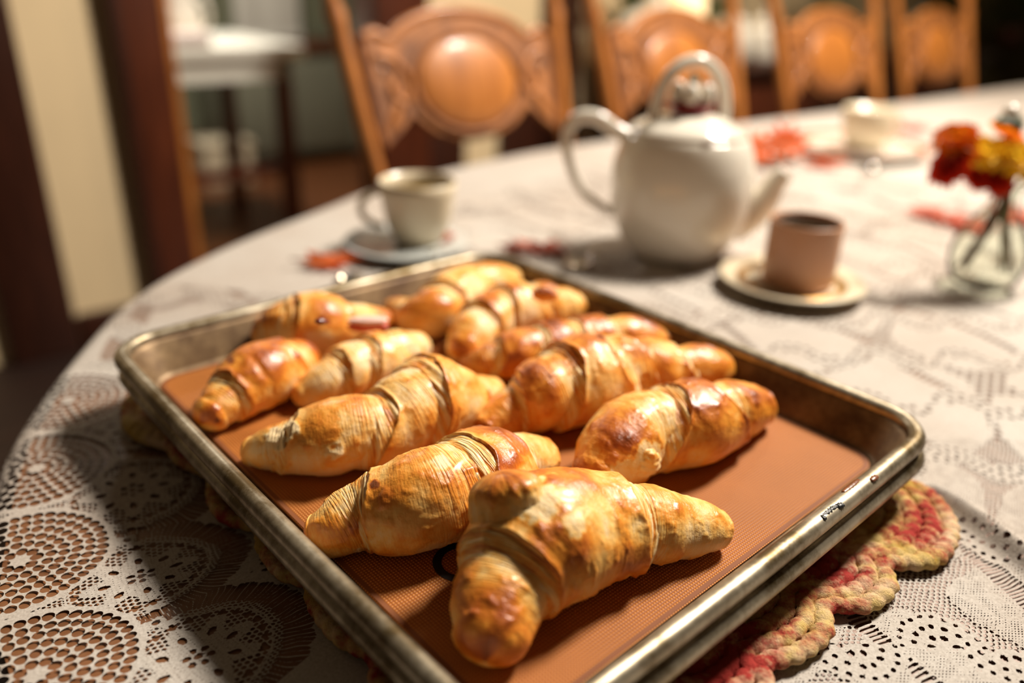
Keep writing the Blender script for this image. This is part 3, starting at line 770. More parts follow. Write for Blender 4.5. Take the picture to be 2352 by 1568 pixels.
# ------------------------------------------------------------------ rag rope mat, two stacked sheet pans, silicone mat
ROPE = [unproj(a, b, 0.757)[:2] for a, b in ((2080, 1100), (2150, 1135), (2205, 1215), (2165, 1285), (2055, 1300), (2062, 1350), (2010, 1395), (1918, 1400),
        (1912, 1460), (1855, 1510), (1768, 1540), (1775, 1600), (1700, 1665), (1600, 1680))]
ROPEL = [unproj(a, b, 0.757)[:2] for a, b in ((1050, 1690), (940, 1650), (865, 1590), (858, 1520), (765, 1470), (712, 1395), (700, 1345), (630, 1320), (590, 1260), (580, 1215), (505, 1190),
        (475, 1145), (468, 1088), (400, 1050), (375, 1020), (300, 990), (280, 945), (318, 900))]
rc = np.array([0.0, 0.468])
far = [rc * 2 - np.array(p) for p in ROPE[3:11:2]]
far2 = [rc * 2 - np.array(p) for p in ROPEL[5:13:2]]
near_mid = [unproj(1330, 1760, 0.757)[:2]]
loop = np.array(ROPE + near_mid + ROPEL + [rc + (np.array(p) - rc) * 0.90 for p in far] + [rc + (np.array(p) - rc) * 0.90 for p in far2])
ang = np.arctan2(loop[:, 1] - rc[1], loop[:, 0] - rc[0]); loop = loop[np.argsort(-ang)]
rope_o = thing('rag_rope_mat', 'scalloped braided rag rope mat with red stains under the sheet pans', 'mat', (rc[0], rc[1], TBL + 0.0015))
CL = crom(loop, 1500, True) - rc
def even(C, n):
    L = np.linalg.norm(np.roll(C, -1, 0) - C, axis=1); s = np.concatenate([[0], np.cumsum(L)])
    t = np.linspace(0, s[-1], n, endpoint=False); D = np.vstack([C, C[:1]])
    return np.stack([np.interp(t, s, D[:, k]) for k in (0, 1)], 1), s[-1]
cur = CL
for k in range(9):
    rad_k = 0.0053
    rr_ = np.linalg.norm(CL, axis=1)[:, None]
    sm = np.array([np.convolve(np.r_[CL[-60:, a], CL[:, a], CL[:60, a]], np.ones(1 + 2 * min(55, 6 * k)) / (1 + 2 * min(55, 6 * k)), 'same')[60:-60] for a in (0, 1)]).T
    C = sm * (1 - (0.0050 + k * 0.0098) / np.linalg.norm(sm, axis=1)[:, None])
    E_, L_ = even(C, int(1300 - k * 80))
    path = np.column_stack([E_, np.full(len(E_), 0.0043 + 0.0004 * np.sin(k * 2.0))])
    nseg = round(L_ / 0.0088); sgn = 1 if k % 2 == 0 else -1
    ln = len(E_)
    def md(i, th, nseg=nseg, ln=ln, sgn=sgn, k=k):
        q = np.abs(np.sin(PI * nseg * i / ln + 0.35 * np.sin(i * 0.037 + k) + sgn * (th * 0.5)))
        wv = 1 + 0.05 * np.sin(i * 0.021 + k) + 0.06 * np.sin(i * 0.13 + 2 * k)
        wr = 0.05 * np.sin(th * 3 + i * 0.9 + 3 * np.sin(i * 0.05)) * q
        return (0.72 + 0.33 * q ** 0.42 + wr) * wv
    tube('rope_braid', path, rad_k, M_rag, rope_o, 14, True, 0.80, md)
inner = CL * (1 - 0.088 / np.linalg.norm(CL, axis=1)[:, None])
bm = bmesh.new(); a = [bm.verts.new((x, y, 0.0065)) for x, y in inner[::15]]; b = [bm.verts.new((x, y, 0.0)) for x, y in inner[::15]]
bm.faces.new(a); bm.faces.new(b[::-1])
for i in range(len(a)): bm.faces.new((a[i], b[i], b[(i + 1) % len(a)], a[(i + 1) % len(a)]))
bm_obj('woven_centre', bm, M_rag, False, rope_o)

PW, PL, PRAD = 0.3483, 0.42, 0.030
PANG = math.atan2(PAN_A[1], PAN_A[0])
def rrect(hw, hl, r, n=10, bow=0.0):
    r = max(r, 0.003); p = []
    for cx, cy, a0 in ((hw - r, hl - r, 0), (-hw + r, hl - r, PI / 2), (-hw + r, -hl + r, PI), (hw - r, -hl + r, 1.5 * PI)):
        for i in range(n + 1):
            a = a0 + (PI / 2) * i / n; p.append((cx + r * math.cos(a), cy + r * math.sin(a)))
    q = []
    for i in range(len(p)):
        a, b = np.array(p[i]), np.array(p[(i + 1) % len(p)]); q.append(a)
        if np.linalg.norm(b - a) > 0.05:
            for t in np.linspace(0, 1, 24)[1:-1]: q.append(a + (b - a) * t)
    q = np.array(q)
    if bow:
        q = q * (1 + bow * (1 - np.minimum(1, (np.stack([q[:, 1] / hl, q[:, 0] / hw], 1)) ** 2)) * (np.abs(np.stack([q[:, 0] / hw, q[:, 1] / hl], 1)) > 0.9))
    return q
def sheet_pan(label, z, dx=0.0, dy=0.0, residue=False):
    t = thing('sheet_pan', label, 'baking tray', (_pc[0] + dx, _pc[1] + dy, z), PANG)
    prof = [(0.0190, 0.0012), (0.0165, 0.0020), (0.0150, 0.0045), (0.0070, 0.0240), (0.0050, 0.0262), (0.0022, 0.0268), (0.0040, 0.0235), (0.0064, 0.0215), (0.0142, 0.0040), (0.0160, 0.0010), (0.0195, 0.0)]
    rows = []
    for inset, zz in prof:
        q = rrect(PW / 2 - inset, PL / 2 - inset, PRAD - inset * 0.6, 10, 0.012); rows.append(np.column_stack([q, np.full(len(q), zz)]))
    n = len(rows[0]); v = np.concatenate(rows); f = [tuple(map(int, r)) for r in grid_faces(len(rows), n)]
    f.append(tuple(range(n))[::-1]); f.append(tuple(range((len(rows) - 1) * n, len(rows) * n)))
    mesh_np('pan_body', v, f, M_pan, True, t)
    q = rrect(PW / 2, PL / 2, PRAD, 10, 0.012)
    tube('rolled_rim', np.column_stack([q, np.full(len(q), 0.0265)]), 0.0054, M_rim, t, 16, True)
    if residue:                            # black burnt lumps and brown drips on the near right rim
        def on_rim(px, py):
            w = unproj(px, py, z + 0.0265 + 0.0048); d = w[:2] - np.array([_pc[0] + dx, _pc[1] + dy])
            return np.array([d @ PAN_A, d @ PAN_B, 0.0265 + 0.0047])
        for pts, r, m, nm in ((((1884, 1184), (1900, 1176), (1912, 1166), (1934, 1156)), 0.0018, M_residue, 'burnt_residue'),
                              (((1888, 1190), (1893, 1186)), 0.0022, M_residue, 'burnt_residue'),
                              (((1922, 1163), (1937, 1157)), 0.0022, M_residue, 'burnt_residue'),
                              (((1936, 1131), (1955, 1117), (1972, 1102)), 0.0021, M_drip, 'brown_drip'),
                              (((2000, 1104), (2014, 1092)), 0.0022, M_drip, 'brown_drip')):
            P = np.array([on_rim(*p) for p in pts]); P = crom(P, 14) if len(P) > 2 else np.linspace(P[0], P[1], 8)
            tube(nm, P, r * (0.65 + 0.35 * np.abs(np.sin(np.arange(len(P)) * 1.3))) * np.sin(np.linspace(0.35, PI - 0.35, len(P))) ** 0.5, m, t, 8, False, 0.55)
    return t
Z1 = TBL + 0.0095
Z2 = Z1 + 0.0125
sheet_pan('lower worn aluminium sheet pan nested beneath the one holding croissants', Z1, 0.0018, -0.0012)
sheet_pan('upper worn aluminium sheet pan holding the croissants', Z2, 0, 0, True)
ZM = Z2 + 0.0012 + 0.0016
t = thing('baking_mat', 'orange-brown woven silicone baking mat lying in the upper sheet pan', 'baking mat', (_pc[0], _pc[1], Z2 + 0.0014), PANG)
rows = []
for ins, zz in ((0.0195, 0.0), (0.0192, 0.0010), (0.0200, 0.0014)):
    q = rrect(PW / 2 - ins, PL / 2 - ins, 0.016, 8); rows.append(np.column_stack([q, np.full(len(q), zz)]))
n = len(rows[0]); f = [tuple(map(int, r)) for r in grid_faces(3, n)]; f.append(tuple(range(2 * n, 3 * n))); f.append(tuple(range(n))[::-1])
mesh_np('woven_sheet', np.concatenate(rows), f, M_mat, False, t)
a, b = rrect(PW / 2 - 0.0198, PL / 2 - 0.0198, 0.016, 8), rrect(PW / 2 - 0.0222, PL / 2 - 0.0222, 0.0145, 8)
v = np.concatenate([np.column_stack([a, np.full(len(a), 0.00155)]), np.column_stack([b, np.full(len(b), 0.00155)])])
mesh_np('mat_edge', v, grid_faces(2, len(a)), M_matedge, False, t)
w = unproj(1062, 1290, ZM)[:2] - _pc; th_ = np.linspace(0, 2 * PI, 48, endpoint=False)
cx, cy = w @ PAN_A, w @ PAN_B
v = np.concatenate([np.column_stack([cx + r * np.cos(th_), cy + r * np.sin(th_), np.full(48, 0.00165)]) for r in (0.0150, 0.0105)])
mesh_np('printed_ring', v, grid_faces(2, 48), M_black, False, t)
# ------------------------------------------------------------------ croissants: rolled layers as overlapping sleeves on a bent spine
def croissant(label, pts, cuts, centre, seed, bake=0.42, edge=0.010, step=0.15, slant=0.35, hi=1.0, spots=(), blister=1.0, cap=(1.0, 1.0), lift=0.92):
    rs = np.random.RandomState(seed)
    P, Rw = [], []
    for px, py, rp in pts:
        r = 0.02
        for _ in range(8):
            z = ZM + lift * r; w = unproj(px, py, z); r = rp * depth_of(w) / FPX
        P.append(w); Rw.append(r)
    P = np.array(P); Rw = np.array(Rw)
    C = crom(np.column_stack([P, Rw]), 500); P, Rw = C[:, :3], np.maximum(C[:, 3], 0.004)
    SL = np.concatenate([[0], np.cumsum(np.linalg.norm(np.diff(P, axis=0), axis=1))]); L = SL[-1]
    base = np.array([P[:, 0].mean(), P[:, 1].mean(), ZM])
    root = thing('croissant', label, 'croissant', tuple(base), 0.0, 'croissants on the sheet pan')
    T = np.gradient(P, axis=0); k = np.ones(41) / 41
    T = np.column_stack([np.convolve(np.pad(T[:, a], 20, 'edge'), k, 'valid') for a in range(3)]); T /= np.linalg.norm(T, axis=1)[:, None]
    def at(s):
        sc = np.clip(s, 0, L); ex = s - sc
        p = np.stack([np.interp(sc, SL, P[:, a]) for a in range(3)], -1); t = np.stack([np.interp(sc, SL, T[:, a]) for a in range(3)], -1)
        return p + t * ex[..., None], t, np.interp(sc, SL, Rw)
    K = len(cuts) - 1
    fr = np.array(cuts) * L
    for j in range(K):
        a, b = fr[j], fr[j + 1]
        exp_l = (j <= centre); exp_r = (j >= centre)
        tip_l = (j == 0); tip_r = (j == K - 1)
        nth = int(150 * hi); th = np.arange(nth) * 2 * PI / nth
        rmean = float(np.interp((a + b) / 2, SL, Rw))
        es = min(edge, (b - a) * 0.40) * (0.85 + 0.3 * rs.rand())
        # rows: (s, radius factor, kind 0 glaze 1 striated edge 2 tucked, t)
        rows = []
        ns = max(14, int((b - a) / (0.0011 / hi)))
        if tip_l:
            for t in np.linspace(1, 0.0, max(8, int(16 * hi)))[:-1]:
                rows.append((a - t * float(np.interp(a, SL, Rw)) * cap[0] * 0.9, math.sqrt(max(0.0004, 1 - t * t)), 3, t))
        elif exp_l:
            ne = max(8, int(42 * hi)); rows.append((a - es, 0.62, 1, 1.0))
            for t in np.linspace(1, 0, ne): rows.append((a - es * t, 1 - (step + 0.02) * t ** 0.9, 1, t))
        else:
            e = 0.012
            rows.append((a - e, 0.70, 2, 1.0))
        st = step if not exp_l else 0.0; en = step if not exp_r else 0.0
        for u in np.linspace(0, 1, ns):
            f = 1.0
            if not exp_l: f -= st * math.exp(-(u * (b - a) / (1.15 * edge)) ** 2)
            if not exp_r: f -= en * math.exp(-((1 - u) * (b - a) / (1.15 * edge)) ** 2)
            bul = 0.05 * math.sin(PI * u)
            lip = 0.0
            if exp_l and not tip_l: lip += 0.045 * math.exp(-(u * (b - a) / 0.0035) ** 2)
            if exp_r and not tip_r: lip += 0.045 * math.exp(-((1 - u) * (b - a) / 0.0035) ** 2)
            rows.append((a + (b - a) * u, f + bul + lip, 0, u))
        if tip_r:
            for t in np.linspace(0, 1, max(8, int(16 * hi)))[1:]:
                rows.append((b + t * float(np.interp(b, SL, Rw)) * cap[1] * 0.9, math.sqrt(max(0.0004, 1 - t * t)), 3, t))
        elif exp_r:
            ne = max(8, int(42 * hi))
            for t in np.linspace(0, 1, ne): rows.append((b + es * t, 1 - (step + 0.02) * t ** 0.9, 1, t))
            rows.append((b + es, 0.62, 1, 1.0))
        else:
            rows.append((b + 0.012, 0.70, 2, 1.0))
        rows = np.array(rows); nr = len(rows)
        S = rows[:, 0][:, None] * np.ones(nth); F = rows[:, 1][:, None] * np.ones(nth); kind = rows[:, 2][:, None] * np.ones(nth); tt_ = rows[:, 3][:, None] * np.ones(nth)
        TH = th[None] * np.ones((nr, 1))
        # spiral slant and ragged line of each exposed edge
        wl = np.clip(1 - (S - a) / (b - a), 0, 1) ** 1.5 * (0 if tip_l else 1); wr = np.clip(1 - (b - S) / (b - a), 0, 1) ** 1.5 * (0 if tip_r else 1)
        ph = rs.rand(2) * 0.8
        ragl = 0.0016 * vnoise(np.stack([np.cos(TH) * 2.2 + seed, np.sin(TH) * 2.2, 0 * TH + j * 3.1], -1)) + 0.0007 * vnoise(np.stack([np.cos(TH) * 7, np.sin(TH) * 7 + seed, 0 * TH + j * 5.1], -1))
        S = S + wl * (slant * rmean * np.sin(TH - 0.4 + ph[0]) * (1 if j <= centre else -1) + ragl) + wr * (slant * rmean * np.sin(TH - 0.4 + ph[1]) * (1 if j < centre else -1) + ragl)
        p, tg, R = at(S)
        B = np.cross(tg, np.array([0, 0, 1.0])); B /= np.linalg.norm(B, axis=-1)[..., None]
        N = np.cross(B, tg)
        loc = np.stack([S * 40 + seed * 3.7 + j * 5, np.cos(TH) * R * 40, np.sin(TH) * R * 40 + seed], -1)
        low = fbm(loc * 1.3, 2); mid = fbm(loc * 4.5, 3)
        # stretched wrinkles that run round the roll
        wr_ = vnoise(np.stack([S * 210 + 4 * low, np.cos(TH) * 1.6 + j, np.sin(TH) * 1.6 + seed], -1))
        ln_ = vnoise(np.stack([S * 700 + 2.0 * low, np.cos(TH) * 1.4 + j * 3, np.sin(TH) * 1.4 + seed], -1)); lam = np.zeros_like(S)
        thread = np.where(kind == 1, 1.0, 0.0)
        lam = np.where(kind == 1, np.clip(0.5 + 0.75 * ln_, 0, 1), 0)
        glaze = (kind == 0) | (kind == 3)
        bl = np.maximum(0, mid - 0.12)
        rad = R * F * (1 + 0.060 * low) + np.where(glaze, 0.0010 * blister * bl * 0.9 + 0.00075 * wr_ * np.clip(0.6 + low, 0.1, 1) + 0.00025 * mid, 0.0013 * lam - 0.0007 + 0.0003 * mid)
        cs, sn = np.cos(TH), np.sin(TH)
        q = p + rad[..., None] * (1.04 * cs[..., None] * B + 0.97 * sn[..., None] * N)
        zf = ZM + 0.0003
        q[..., 2] = np.where(q[..., 2] < zf + 0.004, zf + 0.004 * np.exp((q[..., 2] - zf - 0.004) / 0.004), q[..., 2])
        # how deeply baked
        up = sn
        bk = bake - 0.05 + 0.14 * up + 0.40 * low + 0.17 * mid
        bk += 0.16 * sstep(-0.1, 0.9, up) * np.clip(low + 0.2, 0, 1)
        if exp_l and not tip_l: bk += np.where(kind == 0, 0.20 * np.exp(-((S - a) / 0.004) ** 2) * sstep(-0.5, 0.6, up), 0)
        if exp_r and not tip_r: bk += np.where(kind == 0, 0.20 * np.exp(-((b - S) / 0.004) ** 2) * sstep(-0.5, 0.6, up), 0)
        if not exp_l: thread = np.maximum(thread, np.where(kind == 0, np.exp(-((S - a) / (0.95 * edge)) ** 2), 0))
        if not exp_r: thread = np.maximum(thread, np.where(kind == 0, np.exp(-((b - S) / (0.95 * edge)) ** 2), 0))
        if not exp_l: bk -= np.where(kind == 0, 0.22 * np.exp(-(S - a) / edge), 0)
        if not exp_r: bk -= np.where(kind == 0, 0.22 * np.exp(-(b - S) / edge), 0)
        bk += np.where(kind == 0, 0.10 * np.minimum(wr_, 0.4), 0)
        bk = np.where(kind == 3, bk + 0.14 * tt_, bk)
        bk = np.where(kind == 1, -0.02 + 0.48 * (1 - lam) + 0.06 * up + 0.08 * mid + 0.12 * np.maximum(bake - 0.4, 0), bk)
        bk = np.where(kind == 2, 0.1, bk)
        for px, py, rp, val in spots:
            c = unproj(px, py, ZM + 0.9 * rmean + 0.5 * rmean); dn = depth_of(c)
            cam_p = (q - CC) @ CR; uu_ = cam_p[..., 0] / cam_p[..., 2] * FPX + 1176; vv_ = cam_p[..., 1] / cam_p[..., 2] * FPX + 784
            nrm_ok = np.einsum('...k,...k->...', (cs[..., None] * B + sn[..., None] * N), (CC - q)) > 0
            d_ = np.hypot(uu_ - px, vv_ - py) / rp + 0.35 * mid + 0.3 * vnoise(loc * 14)
            w_ = (1 - sstep(0.65, 1.05, d_)) * nrm_ok
            bk = bk * (1 - w_) + val * w_
            if val < 0: q = q + (w_ * 0.0008 * (1 + mid))[..., None] * (cs[..., None] * B + sn[..., None] * N)
        v = (q - base).reshape(-1, 3)
        f = [grid_faces(nr, nth)]
        nm = 'pastry_horn' if (tip_l or tip_r) else 'pastry_layer'
        mesh_np(nm, v, f[0], M_pastry, True, root, {'bake': np.clip(bk, -0.05, 1.0).ravel(), 'roll': np.stack([S, cs, sn], -1).reshape(-1, 3), 'thread': thread.ravel()})
    return root, base
def pastry_lump(root, base, name, px, py, rp, sx, sy, sz, rotz, tilt, seed, bake, zoff, material=None, nz=0.25):
    c = unproj(px, py, ZM + zoff); r = rp * depth_of(c) / FPX
    Rm = np.array(Matrix.Rotation(rotz, 3, 'Z') @ Matrix.Rotation(tilt, 3, 'Y'))
    seg, rings_ = 72, 44
    th = np.arange(seg) * 2 * PI / seg; ph = np.linspace(-PI / 2 + 0.02, PI / 2 - 0.02, rings_)
    d = np.stack([np.cos(ph)[:, None] * np.cos(th), np.cos(ph)[:, None] * np.sin(th), np.repeat(np.sin(ph)[:, None], seg, 1)], -1).reshape(-1, 3)
    n1 = fbm(d * 1.6 + seed, 3); n2 = fbm(d * 7 + seed, 3)
    lay = np.abs(np.sin(d[:, 2] * 9 + n1 * 3))
    v = d * (1 + nz * n1 + 0.06 * n2 + 0.05 * lay)[:, None] * np.array([sx, sy, sz]) * r
    v = v @ Rm.T
    up = v[:, 2] / (np.abs(v[:, 2]).max() + 1e-9)
    bk = np.clip(bake + 0.25 * up + 0.25 * n1 + 0.12 * (1 - lay), 0, 1)
    f = [tuple(map(int, q)) for q in grid_faces(rings_, seg)]
    f.append(tuple(range(seg - 1, -1, -1))); f.append(tuple((rings_ - 1) * seg + k for k in range(seg)))
    return mesh_np(name, v + (c - base), f, material or M_pastry, True, root, {'bake': bk, 'roll': d * np.array([0.03, 1, 1])})

def pastry_stub(root, base, name, p0, p1, r0, r1, flat, seed, bake, top):
    """a standing fold of dough: a short tapering roll from inside the loaf up to a browned rounded end"""
    a, b = unproj(*p0), unproj(*p1); ax = b - a; L = np.linalg.norm(ax); ax /= L
    side = np.cross(ax, np.array([0.35, 1.0, 0.0])); side /= np.linalg.norm(side); fr = np.cross(side, ax)
    n, nr = 90, 60; th = np.arange(n) * 2 * PI / n; v, bk, ro = [], [], []
    for t in np.linspace(0, 1, nr):
        k = 1.0 if t < 0.72 else math.sqrt(max(0.0006, 1 - ((t - 0.72) / 0.28) ** 2))
        s_ = t if t < 0.72 else 0.72 + 0.28 * (t - 0.72) / 0.28
        d = np.stack([np.cos(th), np.sin(th), np.full(n, t * 1.6)], -1)
        n1 = fbm(d * 1.3 + seed, 3); n2 = vnoise(np.stack([np.cos(th) * 7, np.sin(th) * 7, np.full(n, t * 2 + seed)], -1)); n3 = fbm(d * 6 + seed, 2)
        r = (r0 + (r1 - r0) * t) * k * (1 + 0.12 * n1 + 0.05 * n2 + 0.03 * n3)
        v.append(a + ax * L * s_ + (r * np.cos(th))[:, None] * side + (flat * r * np.sin(th))[:, None] * fr)
        bk.append(np.clip(bake + (top - bake) * sstep(0.55, 0.95, t) + 0.22 * n1 + 0.10 * n2, 0, 1)); ro.append(np.stack([np.cos(th) * 0.02, np.sin(th) * 9, np.full(n, t * 2)], -1))
    f = [tuple(map(int, q)) for q in grid_faces(nr, n)]; f.append(tuple((nr - 1) * n + k for k in range(n)))
    return mesh_np(name, np.concatenate(v) - base, f, M_pastry, True, root, {'bake': np.concatenate(bk), 'roll': np.concatenate(ro)})

rA, bA = croissant('largest croissant, nearest the front edge, with a browned raised tip on top',
    [(1128, 1452, 88), (1140, 1395, 104), (1175, 1315, 132), (1245, 1240, 152), (1345, 1210, 130), (1430, 1202, 114), (1495, 1204, 94), (1545, 1207, 76), (1610, 1210, 62), (1650, 1216, 46)],
    [0, 0.17, 0.66, 1.0], 1, 11, 0.34, 0.012, 0.19, 0.22, 1.25, [(1240, 1150, 60, 0.03), (1320, 1200, 40, 0.12)], 1.3, (0.9, 0.6))
pastry_stub(rA, bA, 'raised_tip', (1190, 1240, ZM + 0.034), (1148, 1082, ZM + 0.064), 0.0230, 0.0172, 0.70, 3.0, 0.20, 0.52)
rB, bB = croissant('croissant left of the largest one, with a wide band of bare laminated layers',
    [(728, 1228, 50), (768, 1214, 67), (830, 1180, 88), (900, 1165, 104), (970, 1150, 118), (1050, 1120, 124), (1120, 1090, 108), (1190, 1062, 76), (1245, 1050, 48)],
    [0, 0.17, 0.52, 0.78, 1.0], 2, 23, 0.40, 0.016, 0.18, 0.30, 1.25, [(860, 1112, 14, 0.9), (1010, 1060, 22, 0.0)], 1.5, (0.45, 0.6))
rC, bC = croissant('deep brown croissant on the right with a torn front end showing crumb',
    [(1372, 1090, 62), (1405, 1045, 84), (1460, 1000, 96), (1520, 982, 98), (1590, 970, 96), (1650, 950, 82), (1705, 938, 62), (1742, 935, 46)],
    [0, 0.33, 0.72, 1.0], 1, 37, 0.46, 0.011, 0.20, 0.75, 1.25, [(1490, 1050, 44, 0.05), (1440, 1080, 40, 0.10)], 1.4, (0.7, 0.7))
pastry_lump(rC, bC, 'torn_crumb', 1478, 1058, 46, 0.9, 0.7, 0.85, 0.4, 0.2, 9.0, 0.05, 0.022)
pastry_lump(rC, bC, 'corner_flap', 1650, 1010, 36, 1.0, 0.7, 0.6, 0.8, 0.5, 19.0, 0.55, 0.02)
rD, bD = croissant('long golden croissant in the middle, pointing away to the right rim',
    [(1115, 985, 40), (1150, 960, 52), (1190, 935, 66), (1240, 912, 86), (1300, 885, 99), (1350, 870, 101), (1400, 862, 95), (1440, 852, 84), (1500, 850, 72), (1560, 850, 62), (1615, 846, 54), (1650, 845, 42)],
    [0, 0.13, 0.27, 0.52, 0.63, 0.82, 1.0], 2, 41, 0.34, 0.010, 0.17, 0.50, 1.15, [(1310, 820, 40, 0.5), (1470, 800, 30, 0.6)], 1.2, (0.7, 0.7))
rE, bE = croissant('croissant at left with two pale floury patches on a smooth brown end',
    [(585, 1036, 38), (640, 1028, 60), (740, 1008, 84), (810, 995, 90), (860, 985, 92), (900, 970, 92), (945, 942, 102), (985, 918, 106), (1040, 918, 82), (1090, 908, 52), (1130, 896, 32)],
    [0, 0.13, 0.41, 0.59, 0.83, 1.0], 3, 53, 0.28, 0.013, 0.19, 0.40, 1.1, [(635, 1008, 30, -0.04), (672, 985, 20, -0.04), (770, 1035, 26, -0.04), (740, 985, 48, 0.46), (690, 1065, 26, 0.06)], 0.8, (0.8, 0.8))
rF, bF = croissant('pale ridged croissant behind the floury-patched one',
    [(700, 905, 34), (745, 882, 50), (800, 853, 64), (870, 826, 66), (925, 808, 52), (955, 795, 36)],
    [0, 0.22, 0.42, 0.66, 0.84, 1.0], 2, 61, 0.22, 0.008, 0.18, 0.4, 0.8, (), 0.8)
rG, bG = croissant('croissant at the left rim with a dark jam speck near its top',
    [(488, 948, 46), (525, 915, 60), (580, 872, 74), (640, 845, 70), (685, 828, 50)],
    [0, 0.16, 0.80, 1.0], 1, 71, 0.40, 0.010, 0.18, 0.3, 0.9, [(530, 826, 12, 0.95), (500, 965, 8, 0.9)], 1.0)
rH, bH = croissant('split pastry with pink filling showing, at the back left corner of pan',
    [(625, 765, 48), (665, 752, 72), (725, 745, 76), (780, 745, 62), (830, 740, 44), (872, 738, 32)],
    [0, 0.2, 0.62, 1.0], 1, 83, 0.32, 0.014, 0.18, 0.3, 0.7, [(742, 742, 20, 0.85), (735, 790, 44, 0.02), (645, 785, 40, 0.05)], 0.8)
pastry_lump(rH, bH, 'pink_filling', 845, 748, 46, 1.0, 0.40, 0.30, 0.25, 0.05, 2.0, 0.3, 0.030, M_ham, 0.1)
pastry_lump(rH, bH, 'filling_rind', 845, 735, 46, 0.98, 0.34, 0.18, 0.25, 0.05, 2.5, 0.3, 0.036, M_fat, 0.1)
pastry_lump(rH, bH, 'jam_streak', 738, 738, 17, 1.0, 0.6, 0.45, 0.9, 0.3, 5.0, 0.3, 0.066, M_jam, 0.2)
rI, bI = croissant('small reddish-brown glazed croissant tucked behind the long golden one',
    [(1075, 838, 24), (1115, 832, 40), (1180, 815, 56), (1260, 800, 60), (1340, 785, 58), (1420, 775, 54), (1480, 780, 44), (1515, 785, 34)],
    [0, 0.14, 0.32, 0.52, 0.74, 1.0], 3, 97, 0.50, 0.008, 0.17, 0.4, 0.7, (), 1.0)
rJ, bJ = croissant('pale croissant at the far corner of the pan',
    [(905, 708, 24), (945, 725, 42), (990, 722, 58), (1045, 685, 64), (1095, 660, 56), (1145, 648, 42), (1180, 645, 30)],
    [0, 0.18, 0.38, 0.70, 1.0], 2, 101, 0.24, 0.009, 0.18, 0.35, 0.65, [(1000, 685, 26, 0.55)], 0.8)
rK, bK = croissant('plump pale croissant against the far right rim, with a brown bump on top',
    [(1068, 800, 44), (1095, 762, 60), (1140, 728, 68), (1205, 712, 66), (1265, 705, 54), (1312, 705, 38)],
    [0, 0.20, 0.40, 0.66, 0.84, 1.0], 2, 113, 0.22, 0.009, 0.18, 0.35, 0.7, [(1120, 680, 36, 0.6)], 0.8)
pastry_lump(rK, bK, 'brown_bump', 1250, 674, 30, 1.0, 0.7, 0.6, 0.3, 0.2, 7.0, 0.42, 0.05)
# ------------------------------------------------------------------ things on the table
def at_table(px, py): q = unproj(px, py, TBL); return (q[0], q[1], TBL + 0.0012)
# teapot
tp = thing('teapot', 'white round teapot with arched overhead handle and red lid knob', 'teapot', at_table(1546, 580))
s_ = 0.00050
body = [(0, 0), (0.050, 0), (0.054, 0.004), (0.066, 0.020), (0.077, 0.045), (0.081, 0.075), (0.080, 0.100), (0.075, 0.122), (0.069, 0.136), (0.064, 0.139), (0.060, 0.138), (0.058, 0.13), (0, 0.125)]
pr = crom(np.array(body[1:10]), 40); prof = [(0, 0)] + [tuple(x) for x in pr] + body[10:]
lathe('teapot_body', prof, M_porcelain, tp, 64)
lid = lathe('lid', [(0.064, 0.1385), (0.066, 0.141), (0.064, 0.144), (0.054, 0.150), (0.036, 0.158), (0.024, 0.161), (0.0, 0.162)], M_porcelain, tp, 56)
lathe('knob_base', [(0.017, 0.158), (0.020, 0.161), (0.024, 0.169), (0.026, 0.173), (0.0, 0.173)], M_red, lid, 32)
for i in range(6):
    a = i * PI / 3 + 0.3; c, s2 = math.cos(a), math.sin(a)
    ellipsoid('knob_petal', (c * 0.0185, s2 * 0.0185, 0.181), (0.0085, 0.0085, 0.013), M_porcelain, lid, 14, 9)
ellipsoid('knob_tip', (0, 0, 0.188), (0.008, 0.008, 0.018), M_porcelain, lid, 14, 9)
th_ = np.linspace(0, PI, 40)
tube('arched_handle', np.stack([0.0410 * np.cos(th_) , 0.010 * np.cos(th_) , 0.148 + 0.068 * np.sin(th_) ** 0.8], 1), 0.0066, M_porcelain, tp, 14)
hp = crom([(-0.060, 0.0, 0.130), (-0.080, 0, 0.139), (-0.102, 0, 0.152), (-0.124, 0, 0.151), (-0.135, 0, 0.130), (-0.128, 0, 0.098), (-0.110, 0, 0.066), (-0.077, 0, 0.045)], 60)
tube('side_handle', hp, np.linspace(0.0085, 0.0045, 60), M_porcelain, tp, 14, False, 1.1)
sp = crom([(0.060, -0.010, 0.046), (0.080, -0.014, 0.055), (0.093, -0.018, 0.072), (0.101, -0.020, 0.092), (0.110, -0.023, 0.104)], 40)
tube('spout', sp, np.interp(np.linspace(0, 1, 40), [0, 0.3, 0.7, 1], [0.030, 0.020, 0.013, 0.0105]), M_porcelain, tp, 20)
ellipsoid('chip_mark', (0.008, -0.0655, 0.140), (0.006, 0.002, 0.0018), M_drip, tp, 12, 8)
